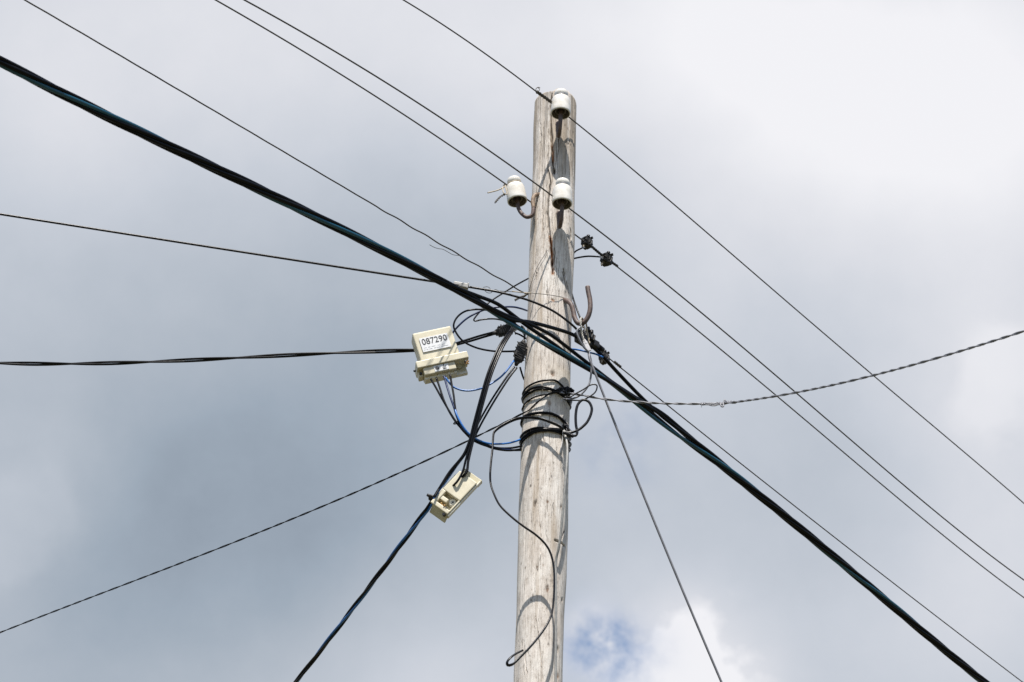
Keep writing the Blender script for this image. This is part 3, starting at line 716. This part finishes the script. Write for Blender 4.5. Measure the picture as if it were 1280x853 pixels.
# the big anchor clamp under the empty hook
ctr = plane(733,424,AZB,ob); da = plane(752,441,AZB,ob)-plane(714,418,AZB,ob)
ac = empty('anchor_clamp', ctr, 'big black anchor clamp gripping a thick cable under the empty hook', 'clamp', rot=frame(da))
b_ = MB().box((0,.004,0), (.085,.022,.040), .005).box((-.030,.0,-.012), (.045,.026,.040), .004).box((.012,-.008,.014), (.040,.012,.026), .003).box((.040,-.004,-.006), (.030,.024,.026), .004)
for i in range(5): b_.box((-.030+.014*i, -.013, .010), (.005,.010,.026), .0012, Matrix.Rotation(.3, 3, 'Y'), seg=1)
b_.build('wedge_body', M['lugblk'], ac)
MB().cyl((-.004,-.012,.024),(-.004,-.012,.042), .0085, .007, 8).cyl((.016,-.010,.022),(.018,-.010,.040), .0075, .0065, 8).build('bolt', M['dull'], ac)
MB().cyl((.052,-.004,-.006),(.085,-.004,-.008), .0115, .0095, 14).build('end_sleeve', M['black'], ac)

# ------------------------------------------------------------------ the empty hook and its strap
hp = [at(703,374.5,.045), at(709,376.4,.075), at(714,381,.090), at(716.6,389,.092), at(718.5,398,.094), at(723,404.3,.10), at(729,403.8,.108), at(734.6,397,.115), at(737.6,387,.12), at(737.4,375,.12), at(735.6,366,.12), at(734.4,358.6,.12)]
hk = empty('empty_hook', hp[0], 'rusty iron hook with no insulator, right side of the pole', 'hook')
MB().tube(smooth(hp, .004), .0088, 14).build('iron_rod', M['rust'], hk, base=hp[0])
gs = smooth([at(715,440,.07), at(712.5,420,.085), at(711,400,.085), at(709.5,384,.07)], .01)
hb = at(726.5, 404.5, .104)
dr = empty('dead_end_strap', hb, 'pale braided strap and wedge hanging over the empty hook', 'strap')
lp = [at(729,410,.09), at(728.6,401,.095), at(727.2,397.6,.115), at(725.6,400,.125), at(726,407,.125), at(727,415,.115), at(729,423,.11), at(731.5,430,.105)]
mb = MB()
for st in twist(smooth(lp, .004), 3, .0022, .028): mb.tube(st, .0019, 6)
mb.build('braid', M['pale'], dr, base=hb)
a_ = at(731.2,428,.105); b_ = at(736.2,438.5,.10)
wr = frame(b_-a_, (0, -1, .2))
MB().box((a_+b_)/2, (.040,.016,.008), .002, wr).box(a_, (.018,.011,.009), .002, wr).build('wedge', M['white'], dr, base=hb)
mb = MB()
for st in twist(smooth([at(732.5,399,.11), at(733,404,.105), at(733.5,412,.10), at(735,420,.09), at(737,430,.085)], .004), 2, .0018, .03): mb.tube(st, .0017, 6)
mb.build('rear_braid', M['tan'], dr, base=hb)
gp = [at(725.5,409,.13), at(721,414,.13), at(724,424,.125), at(729,433,.115), at(735.5,440,.105)]
single('grey_strand', smooth(gp, .006), .0036, M['steel'], 'short grey strand slanting over the big clamp to the wedge', 'wire')
# grey strand going down to the lower right
azg = R(62); og = at(737, 443, .10)
pg, *_ = span([(737,443),(742,461),(749,482),(758.5,510),(779.6,560),(816,644),(860,752),(901,853)], azg, og, 2, 0, 0, .05)
pg = sorted(pg, key=lambda p: -p[2]); ld = (pg[-1]-pg[-8]); ld = ld/np.linalg.norm(ld)
k_ = (0.05-pg[-1][2])/ld[2]; pg.append(pg[-1]+ld*k_)
gy = empty('guy_strand', pg[0], 'straight grey strand dropping from the hook wedge to the lower right', 'wire')
MB().tube([at(735.4,438,.10)]+pg, .0042, 8).build('strand', M['gray_sheath'], gy, base=pg[0])
single('grey_strand', smooth([at(736,440,.10), at(739,452,.085), at(739,466,.075), at(737.6,476,.07), at(735.5,482,.07), at(729.7,490,.065), at(722,496.2,.06), at(713,499,.06), at(704,499,.09)], .006), .0034, M['gray_sheath'], 'grey strand curling from the wedge down to the upper binding', 'wire')

# ------------------------------------------------------------------ numbered box
def text_mesh(body, size, extr=0.0006):
    cu = bpy.data.curves.new('print', 'FONT'); cu.body = body; cu.size = size; cu.extrude = extr; cu.align_x = 'CENTER'; cu.align_y = 'CENTER'
    cu.space_character = 1.02; cu.offset = .0002
    o = bpy.data.objects.new('print', cu); col.objects.link(o)
    bpy.context.view_layer.update()
    me_ = bpy.data.meshes.new_from_object(o.evaluated_get(bpy.context.evaluated_depsgraph_get()))
    bpy.data.objects.remove(o); bpy.data.curves.remove(cu); return me_
RB1 = Matrix.Rotation(R(3), 3, 'Z') @ Matrix.Rotation(R(-19), 3, 'Y') @ Matrix.Rotation(R(3), 3, 'X')
c0 = at(545, 430, .085)
b1 = empty('fuse_box', c0, 'cream plastic fuse box numbered 087290, hanging left of the pole', 'fuse box', 'cream fuse boxes', RB1)
# local axes: x right, -y towards the viewer, z up; the cover's front face lies at y = 0
cv = MB().box((0,.030,0), (.142,.060,.122), .006, seg=3)
cover = cv.build('cover', M['cream'], b1)
MB().box((.001,.022,-.0740), (.188,.072,.0265), .0025).build('flange', M['cream'], b1)
lb = MB().box((-.016,.022,-.1020), (.116,.058,.030), .003).box((-.016,.020,-.0888), (.108,.050,.007), .001)
lb.build('terminal_cover', M['cream'], b1)
MB().box((-.016,.026,-.1215), (.115,.034,.012), .002).box((.0635,.040,-.1190), (.0420,.018,.010), .002).build('terminal_block', M['creampale'], b1)
tr2 = MB().box((.0635,.040,-.1010), (.042,.014,.030), .002).cyl((.060,.034,-.0910), (.060,.022,-.0910), .011, .011, 16); tr2.build('recess_plate', M['olive'], b1)
MB().box((-.083,.030,-.098), (.017,.034,.024), .003).build('latch_lug', M['cream'], b1)
MB().cyl((-.083,.014,-.099), (-.083,.006,-.099), .0052, .0045, 10).build('screw', M['ink'], b1)
MB().cyl((-.098,.012,-.083), (-.104,.010,-.083), .004, .004, 10).build('screw', M['ink'], b1)
MB().cyl((.081,-.006,-.094), (.081,-.002,-.104), .0055, .0050, 10).build('screw', M['ink'], b1)
bs = MB()
for p in ((.083,-.012,-.105),(.089,-.010,-.101),(.086,-.010,-.110),(.080,-.011,-.109)): bs.box(p, (.006,.005,.005), .001, Matrix.Rotation(p[0]*40, 3, 'Y'), seg=1)
bs.build('seal', M['brass'], b1)
for i, x in enumerate((-.055,-.026,.012,.036)):
    MB().cyl((x,.012,-.117), (x,.008,-.1295), .0052, .0046, 12).build('cable_gland', M['creampale'], b1)
stk = MB().box((-.002,-.0028,.004), (.104,.0012,.058), .0004, seg=1).build('number_sticker', M['paper'], b1)
tm = text_mesh('087290', .0345); tm.transform(Matrix.Translation((-.002,-.0036,.0145)) @ Matrix.Rotation(R(90), 4, 'X')); tm.materials.append(M['ink'])
for v in tm.vertices: v.co.x = -.002+(v.co.x+.002)*.88
tm.name = 'number'; to = bpy.data.objects.new('number', tm); col.objects.link(to); to.parent = stk
pr_ = MB()
for row, (z, segs) in enumerate(((-.0085, [(-.040,.010),(-.025,.008),(-.010,.014),(.010,.009),(.026,.010)]), (-.0165, [(-.044,.006),(-.034,.006),(-.022,.012),(-.006,.007),(.006,.012),(.030,.024)]))):
    for x, wd in segs: pr_.box((x-.002, -.0036, z), (wd, .0005, .0016), 0)
pr_.build('fine_print', M['greyink'], stk)
sk2 = MB().box((-.010,-.0077,-.1018), (.052,.0012,.024), .0004, seg=1).build('rating_sticker', M['paper'], b1)
em = MB()
for k in range(16):
    a = 2*math.pi*k/16; rr_ = .0082 if k % 2 else .0066
    em.box((-.025+rr_*.62*math.cos(a), -.0086, -.1010+rr_*.62*math.sin(a)), (.0042,.0005,.0030), 0, Matrix.Rotation(-a, 3, 'Y'))
em.cyl((-.025,-.0083,-.1010), (-.025,-.0090,-.1010), .0040, .0040, 12)
em.box((.0,-.0086,-.0945), (.003,.0005,.008), 0).box((-.002,-.0086,-.1020), (.007,.0005,.0025), 0).box((.005,-.0086,-.1000), (.004,.0005,.0025), 0).box((.001,-.0086,-.1080), (.012,.0005,.0032), 0)
em.build('emblem', M['ink'], sk2)

# ------------------------------------------------------------------ second box, hanging open below the first
nb = np.array([-.06, -1.0, -.02]); nb /= np.linalg.norm(nb)
P0 = at(566, 616, .10)
def onb(px, py, lift=0.0):
    d = ray(px, py); return CAM+d*(((P0+nb*lift-CAM)@nb)/(d@nb))
ex = onb(577,585.8)-onb(539,626); LX = np.linalg.norm(ex); ex /= LX
ex = ex-nb*(ex@nb); ex /= np.linalg.norm(ex); ey = np.cross(nb, ex)
RB2 = Matrix((tuple(ex), tuple(ey), tuple(nb))).transposed()
b2 = empty('fuse_box', P0, 'cream fuse box hanging open at a slant on the cable below the numbered one', 'fuse box', 'cream fuse boxes', RB2)
def lb2(px, py):
    d = onb(px, py)-P0; return d@ex, d@ey
cs4 = [lb2(*c) for c in ((577,585.8),(539,626),(559.5,645),(594,606))]
x0 = (cs4[1][0]+cs4[2][0])/2; x1 = (cs4[0][0]+cs4[3][0])/2; y1 = (cs4[0][1]+cs4[1][1])/2; y0 = (cs4[2][1]+cs4[3][1])/2
W2 = y1-y0; Lx = x1-x0
def bx2(fx0, fx1, fy0, fy1, z0, z1, bev=.002, m_=None):
    m_ = m_ or MB()
    return m_.box((x0+Lx*(fx0+fx1)/2, y0+W2*(fy0+fy1)/2, (z0+z1)/2), (Lx*(fx1-fx0), W2*(fy1-fy0), z1-z0), bev)
h0 = .42
bd = bx2(h0, 1.0, .03, 1.0, -.036, 0, .003)
bx2(.02, h0+.004, .80, .998, -.036, -.0006, .003, bd)
bx2(.0, .10, .03, 1.0, -.036, -.0003, .003, bd)
bx2(.02, h0+.004, .03, .10, -.036, -.0012, .002, bd)

bx2(.20, .30, .45, .82, -.03, -.003, .003, bd)
body2 = bd.build('body', M['cream'], b2)
bx2(.05, h0+.02, .06, .92, -.037, -.026, .002).build('recess_floor', M['olive'], b2)
ln = bx2(-.02, 1.08, -.045, .02, -.020, -.005, .002); ln.build('edge_rail', M['creampale'], b2)
bx2(1.0, 1.15, .0, .98, -.034, -.014, .002).build('end_flange', M['olive'], b2)
bx2(.02, .92, 1.0, 1.12, -.036, -.018, .002).build('rear_lid', M['creampale'], b2)
cx_, cy_ = lb2(565.4, 625.6)
dc_ = MB().cyl((cx_, cy_, -.026), (cx_, cy_, -.018), .0150, .0145, 24).cyl((cx_, cy_, -.0185), (cx_, cy_, -.0150), .0115, .0110, 24)
fz = dc_.build('fuse_cap', M['creampale'], b2)
MB().box((cx_, cy_, -.0148), (.011,.002,.001), 0).box((cx_+.001, cy_, -.0146), (.002,.009,.001), 0).build('slot', M['ink'], fz)
sx, sy = lb2(551.5, 628)
sl_ = MB()
for i in range(6): sl_.box((sx+.004*math.sin(i*2.3), sy-.0035*i, -.010+.003*math.cos(i*3)), (.006,.0045,.005), .001, Matrix.Rotation(i*.8, 3, 'Z'))
sl_.build('yellow_seal', mat('yellow_seal', (.48,.26,.04), .55, var=.4), b2)
for (px, py) in ((555,634),(557.5,634.8)):
    a, bq = lb2(px, py); MB().cyl((a, bq, -.012), (a, bq, .0008), .0030, .0026, 10).build('screw', M['ink'], b2)
# flap bent back below the lower left end
fl = MB(); ang = R(50)
d_ = Vector((-math.cos(ang), 0, -math.sin(ang)))
rf = Matrix((d_, Vector((0, 1, 0)), d_.cross(Vector((0, 1, 0))))).transposed()
FLN = .036
fl.box(Vector((x0+.004, (y0+y1)/2-.005, -.006))+d_*FLN/2, (FLN, W2*.86, .006), .0025, rf)
flp = fl.build('flap', M['olive'], b2)
a, bq = lb2(555.5, 643); MB().cyl((x0-.006, y0+W2*.16, -.012), (x0-.009, y0+W2*.16, .002), .0055, .005, 10).build('screw', M['ink'], flp)
kx, ky = lb2(539.5, 621)
MB().box((kx, ky+.002, -.010), (.016,.018,.020), .004, Matrix.Rotation(.4, 3, 'Z')).cyl((kx, ky, -.004), (kx-.006, ky+.014, .006), .006, .005, 10).build('strain_clip', M['lugblk'], b2)

# ------------------------------------------------------------------ leads in the tangle
LGRP = 'thin leads around the pole'
def lead(label, pts, r=.0036, m_='black', name='lead_wire', n=9, flat=None):
    P_ = [at(*p) for p in pts]
    return single(name, smooth(P_, .007), r, M[m_], label, 'wire', LGRP, n, flat)
# four leads leaving the numbered box, tied together, into the wrap on the pole
lead('leftmost black lead under the numbered box', [(538.5,474,.085),(545,485,.09),(553,499.5,.095),(560,511.5,.10),(567,523,.10),(573.5,532,.10),(581,541,.095),(590,549,.09),(601,554.5,.08),(616,560.5,.07),(634.5,563.3,.05),(652,561.5,.02),(660,558,-.05)], .0037)
lead('second black lead from the left under the numbered box', [(545.4,472.5,.085),(550,486,.092),(555,501,.10),(562,515.5,.105),(570,528,.105),(577,536,.10),(590,549.5,.093),(606,557,.08),(622,560.2,.065),(638,560.3,.045),(653,557.5,.02),(662,553,-.05)], .0037)
lead('dark blue lead under the numbered box', [(555.2,470.5,.085),(558,481,.09),(563,497,.10),(567.6,510,.105),(571,521,.107),(576,532.5,.105),(584,541.5,.10),(596,550,.085),(612,557.6,.072),(630,562,.055),(650,563,.02),(659,560,-.05)], .0037, 'navy')
lead('rightmost black lead under the numbered box', [(562.6,468.5,.085),(564.5,480,.09),(567,494,.098),(568.4,506,.104),(570.5,518,.11),(575.5,530,.11)], .0037)
lead('bright blue lead sagging from below the numbered box to the pole', [(568.2,506,.10),(570.3,517,.112),(575,527,.114),(581,536.5,.112),(589,545,.105),(600,551.2,.09),(611,554.6,.08),(624,555.2,.065),(637.6,553.8,.05),(651,549.5,.02),(660,546,-.04)], .0034, 'blue')
lead('blue arc hanging from the numbered box to the upright splice', [(556.5,471.5,.07),(561,478,.07),(566.5,483.6,.07),(575,487.4,.07),(585,488.7,.07),(595,487.4,.07),(604,484.8,.07),(616,478.5,.065),(626.6,470.8,.06),(635,461.5,.055),(642,451.5,.05)], .0034, 'blue')
z_ = MB().tube([at(570.6,528.5,.107)+.0095*np.array([math.cos(a), .7*math.sin(a), .5*math.cos(a)]) for a in np.linspace(0, 6.28, 20)], .0022, 6)
tag(z_.build('cable_tie', M['black'], base=at(570.6,528.5,.1)), 'small black cable tie gathering the leads below the numbered box', 'cable tie')
# two parallel leads from the upright splice down to the crossing
lead('left one of two parallel leads slanting from the upright splice', [(643,459,.05),(634.5,470,.06),(613,502.5,.075),(597,531,.085),(591,545,.09),(586,556,.10),(580,568,.104),(567,587,.098),(552,607,.098),(543,621.5,.106)], .0036)
lead('right one of two parallel leads slanting from the upright splice', [(646,460,.05),(637.5,471,.06),(617,503,.075),(600,533,.085),(592,550,.09)], .0036)
lead('black lead dropping from the upright splice behind the pole edge', [(650,459,.01),(652,466,.0),(654.5,473,-.01),(659,480,-.04)], .0034)
# loops above the numbered box
lead('wide black loop curling above and right of the numbered box', [(640,395.5,.05),(623,390.3,.06),(609,387.9,.065),(595,387.0,.07),(581,389.6,.075),(570.8,397.6,.078),(567,407.5,.078),(570.6,416.8,.075),(579,426.8,.07),(595,434.8,.06),(616,439.1,.05),(632,439.6,.04),(646,439.2,.03)], .0035)
lead('dark blue lead arching up from behind the numbered box', [(562,424,.04),(566,416.2,.04),(572,408.8,.045),(583,398.8,.05),(595,391.9,.05),(606,387.4,.05),(618,384.6,.05),(630,383.8,.05),(642,384.0,.04),(650,385.6,.02),(659,388.6,-.04)], .0034, 'navy')
lead('sharply bent black lead ending in a hook above the level splice', [(661,348,-.07),(652,352.8,-.05),(643,357.9,-.03),(628,367.2,-.01),(613.6,376.6,.01),(605,384,.015),(598.5,391.5,.02),(594,397,.02),(592.2,400.4,.02),(594,401.6,.02),(600,400.2,.02),(609,399,.02),(618,398.8,.015),(625.6,400,.01),(633,402.3,.0),(641,405.5,-.02)], .0030, 'dull')
lead('short bright lead joining the two splices', [(643,414,.02),(647,411.8,.03),(651,412.6,.03),(655,418.5,.03)], .0026, 'white')
lead('short black lead curving from the level splice to the pole', [(644,416.5,.02),(649,418.2,.02),(654,421,.01),(659,424.5,-.03)], .0034)
lead('black lead rising from the upright splice behind the thick bundle', [(655.5,424,.03),(656.0,417,.03),(655.0,411,.03),(652,408,.02)], .0036)
# the down-bundle to the second box and on to the lower left
dn = [(643,403,.03),(640,412,.05),(634,420.5,.075),(626,433,.10),(617,453,.12),(610,472,.13),(602,500,.132),(594,530,.122),(588,553,.114)]
sub = [(-.9,0),(0,.4),(.9,0),(1.6,-.3)]
def strand(shift, tail_, r, m_, parent, base):
    P_ = [at(x+shift[0]*1.15*min(1, .35+i*.2), y+shift[0]*.35, o+shift[1]*.006) for i, (x, y, o) in enumerate(dn)]+[at(*p) for p in tail_]
    return MB().tube(smooth(P_, .007), r, 9).build('strand', M[m_], parent, base=base)
fb = at(*dn[0])
fd = empty('feeder_leads', fb, 'three black leads from behind the thick bundle, ending in the slanted box', 'cable')
strand((1.75, 0), [(585,577,.114),(583.6,588,.113),(580,594,.110),(577,597.4,.098)], .0040, 'black', fd, fb)
strand((2.6, 1), [(585.4,578,.116),(584,589,.114),(581,594,.110),(579.8,596,.098)], .0040, 'dull', fd, fb)
strand((.9, 1.5), [(582.3,575,.116),(579,588,.115),(574.5,597.5,.114),(570.5,603.3,.112),(566.4,607.4,.098)], .0040, 'black', fd, fb)
# the drop cable
azw = R(-24); ow = at(540, 626.5, .106)
pw, *_ = span([(540,626.5),(529,643),(516.5,660),(498,686),(481,713),(453,743.5),(444,755),(408,802.6),(391,825),(371,853)], azw, ow, 2, 0, 25, .012)
pw = sorted(pw, key=lambda p: p[1])
dcb = empty('drop_cable', ow, 'black and blue twisted cable dropping past the slanted box to lower left', 'cable')
tws = twist(pw, 3, .0052, .62, 4.1)
for k, (sh, mt, pre) in enumerate((((-.9, 0), 'black', [(581,568,.110),(565,588,.094),(552,607.5,.094)]), ((-.2, -2.0), 'blue', [(582,567,.104),(571,582,.088),(558,601,.086),(547,616,.098)]), ((-1.5, 1), 'black', [(579,569,.114),(562,590,.102),(550,609,.101)]))):
    P_ = [at(x+sh[0]*1.15*min(1, .35+i*.2), y+sh[0]*.35, o+sh[1]*.006) for i, (x, y, o) in enumerate(dn)]+[at(*p) for p in pre]
    MB().tube(smooth(P_+tws[k][3:6:2], .007)[:-1]+tws[k][5:], .0042, 9).build('strand', M[mt], dcb, base=ow)

# ------------------------------------------------------------------ wraps round the pole
def wrap(pts, back_dz, lift, r, turns=1):
    hp_ = [onpole(x, y, lift) for x, y in pts]
    a = [h[0] for h in hp_]; z = [h[1] for h in hp_]
    P_ = [polept(h[0], h[1], lift) for h in hp_]
    a1, a0 = a[-1], a[0]
    for k in range(1, 14):
        f = k/14; an = a1+(2*math.pi+a0-a1)*f; zz_ = z[-1]+(z[0]-z[-1])*f+back_dz*math.sin(math.pi*f)
        P_.append(polept(an, zz_, lift))
    P_.append(P_[0])
    return smooth(P_, .006)
W1 = empty('upper_binding', polept(.7, 6.2), 'upper wire binding wound round the pole, with a black knot', 'binding')
for pts, lf, r_ in (([(653.8,491),(656,487),(661,482.7),(670,478.3),(680,475.9),(694,475.8),(699,478.8),(703.3,483.2),(709.7,490),(711.4,495)], .004, .0034),
                    ([(653.6,496.4),(656,492.5),(661,488),(668,485),(677,483.6),(686,485.6),(696,489.5),(703,493),(711.3,499)], .005, .0044),
                    ([(653.2,500),(656,496),(662,491.3),(669,487.6),(678,486.2),(688,487.6),(697,491),(711.3,502)], .004, .0034),
                    ([(653.0,511),(656,505),(666.4,497.4),(675,494.6),(685.4,492.7),(695,490.6),(703,491.5),(711.2,505)], .004, .0030)):
    MB().tube(wrap(pts, .03, lf, r_), r_, 8).build('turn', M['black'], W1, base=W1.location)
kn = MB(); rk = random.Random(3)
for k in range(7):
    c1 = [polept(*onpole(697+rk.uniform(-4,4), 490+rk.uniform(-4,3), 0), .008+.01*rk.random()) for _ in range(2)]+[polept(*onpole(704+rk.uniform(-3,5), 491+rk.uniform(-4,4), 0), .012+.014*rk.random()) for _ in range(3)]
    kn.tube(smooth(c1, .004), .0042, 8)
kn.build('knot', M['black'], W1, base=W1.location)
W2_ = empty('lower_binding', polept(.7, 6.05), 'lower wire binding wound round the pole, with a black knot and pale strap', 'binding')
for pts, lf, r_ in (([(652.3,527),(654,522),(661,518.5),(674,516.3),(684,516.4),(689.6,517.4),(699,521.7),(704,526),(707.5,530.5),(710.6,538)], .005, .0050),
                    ([(651.2,546),(653,543.5),(656,540.7),(666.4,536),(674,535),(685.4,536),(701,537.6),(710.4,545)], .005, .0044),
                    ([(651.0,551.5),(653,548),(661,542),(668,538.6),(676,537),(690,537.6),(703,540),(710,552)], .006, .0046),
                    ([(651.0,557),(653,552.5),(661,544.5),(669,540),(678,538.6),(692,539),(705,545),(709.8,559)], .005, .0036)):
    MB().tube(wrap(pts, .03, lf, r_), r_, 8).build('turn', M['black'], W2_, base=W2_.location)
kn = MB()
for k in range(7):
    c1 = [polept(*onpole(703+rk.uniform(-4,3), 537.5+rk.uniform(-5,4), 0), .008+.014*rk.random()) for _ in range(3)]+[at(709+rk.uniform(-3,6), 543+rk.uniform(-3,3), .09) for _ in range(2)]
    kn.tube(smooth(c1, .004), .0042, 8)
kn.tube(smooth([at(704,541,.11), at(711,543.5,.105), at(717,546.3,.10)], .004), .0052, 8)
kn.build('knot', M['dull'], W2_, base=W2_.location)
MB().tube(smooth([polept(*onpole(700.5,541,0), .014), polept(*onpole(701,549,0), .010), polept(*onpole(700.2,558,0), .008), polept(*onpole(698.3,568,0), .006)], .005), .0052, 8, .35).build('strap_end', M['white'], W2_, base=W2_.location)
# loops to the right of the pole
lead('flat black loop standing right of the lower binding', [(706,541.5,.09),(714,540.8,.09),(723.4,537.3,.09),(729,533,.09),(733.5,528.5,.09),(738.5,518.5,.09),(739.6,510,.09),(735.4,502,.09),(728.7,499.9,.09),(722.6,505.5,.09),(719.8,517.5,.09),(720,532,.09),(721.5,541,.09),(719.5,544.8,.09),(712,543.5,.09)], .0048, 'dull')
lead('thin narrow loop right of the upper binding', [(705,496,.09),(712.8,496.2,.085),(721,491.5,.085),(729.7,486.8,.085),(736,482.6,.085),(741.3,480.7,.085),(745.8,481.6,.085),(746.3,485,.085),(744,490.5,.085),(735,497.2,.085),(728,500.2,.08),(718,500.6,.08),(706,500,.09)], .0026, 'dull')
# flat black cable: round the pole, hanging in front of it, free end curled below
hang = [(704,537.5,.105),(699,533,.115),(688,528,.118),(678,524.3,.116),(668,522.6,.106),(658,522.2,.090),(648,523.4,.080),(640,526,.080),(630,531,.085),(621.5,536.5,.095),(617.5,541,.10),(616.4,548,.105),(615.6,561.5,.115),(613.6,580,.13),(612.7,595,.14),(613.6,606,.15),(618,619,.16),(625,632.2,.165),(640.6,647.4,.172),(655,658.6,.175),(668.7,668,.172),(680,678.4,.164),(686.5,688,.157),(690.6,700,.150),(692.4,713,.146),(692.8,730,.143),(692,750,.143),(690,766,.148),(684,780.5,.16),(668.7,802,.19),(651.5,820.5,.22),(640,831,.235),(634.6,831.6,.24),(633.8,828,.242),(638,822.5,.238),(645,817.4,.225),(653.2,813.2,.215)]
lead('flat black cable hanging in front of the pole, its free end curled up', hang, .0058, 'dull', 'hanging_cable', 10, .6)
tip = at(653.6,813,.215); 
# pale vertical conduit strip down the pole
vp = [polept(*onpole(x, y, 0), l_) for x, y, l_ in ((700,541,.020),(698.8,562,.046),(696.6,590,.058),(695.0,620,.056),(694.0,660,.042),(693.4,690,.024))]+[polept(*onpole(x, y, 0), .010) for x, y in ((693.2,700),(692.8,740),(692.6,780),(692.3,815),(692.1,853))]
dv_ = vp[-1]-vp[-2]; vp.append(polept(math.atan2(vp[-1][0]-PX, PY-vp[-1][1]), 3.0, .010)); vp.append(polept(math.atan2(vp[-2][0]-PX, PY-vp[-2][1]), 0.0, .012))
single('down_lead', smooth(vp, .02), .0043, M['sleeve'], 'pale grey wire running straight down the pole front', 'wire', None, 10)
st_ = [polept(*onpole(690,770,0), .012), polept(*onpole(694.6,770,0), .014)]
# thin stray wire drawn over the bare front of the pole
sw = [polept(*onpole(x, y, 0), .005) for x, y in ((684.6,314),(680,322),(675,330),(670,341),(666.4,352),(663.6,362),(661.5,373))]
single('stray_wire', smooth(sw, .006), .0009, M['darkwire'], 'hair thin dark wire curving over the pole under the long crack', 'wire', None, 6)
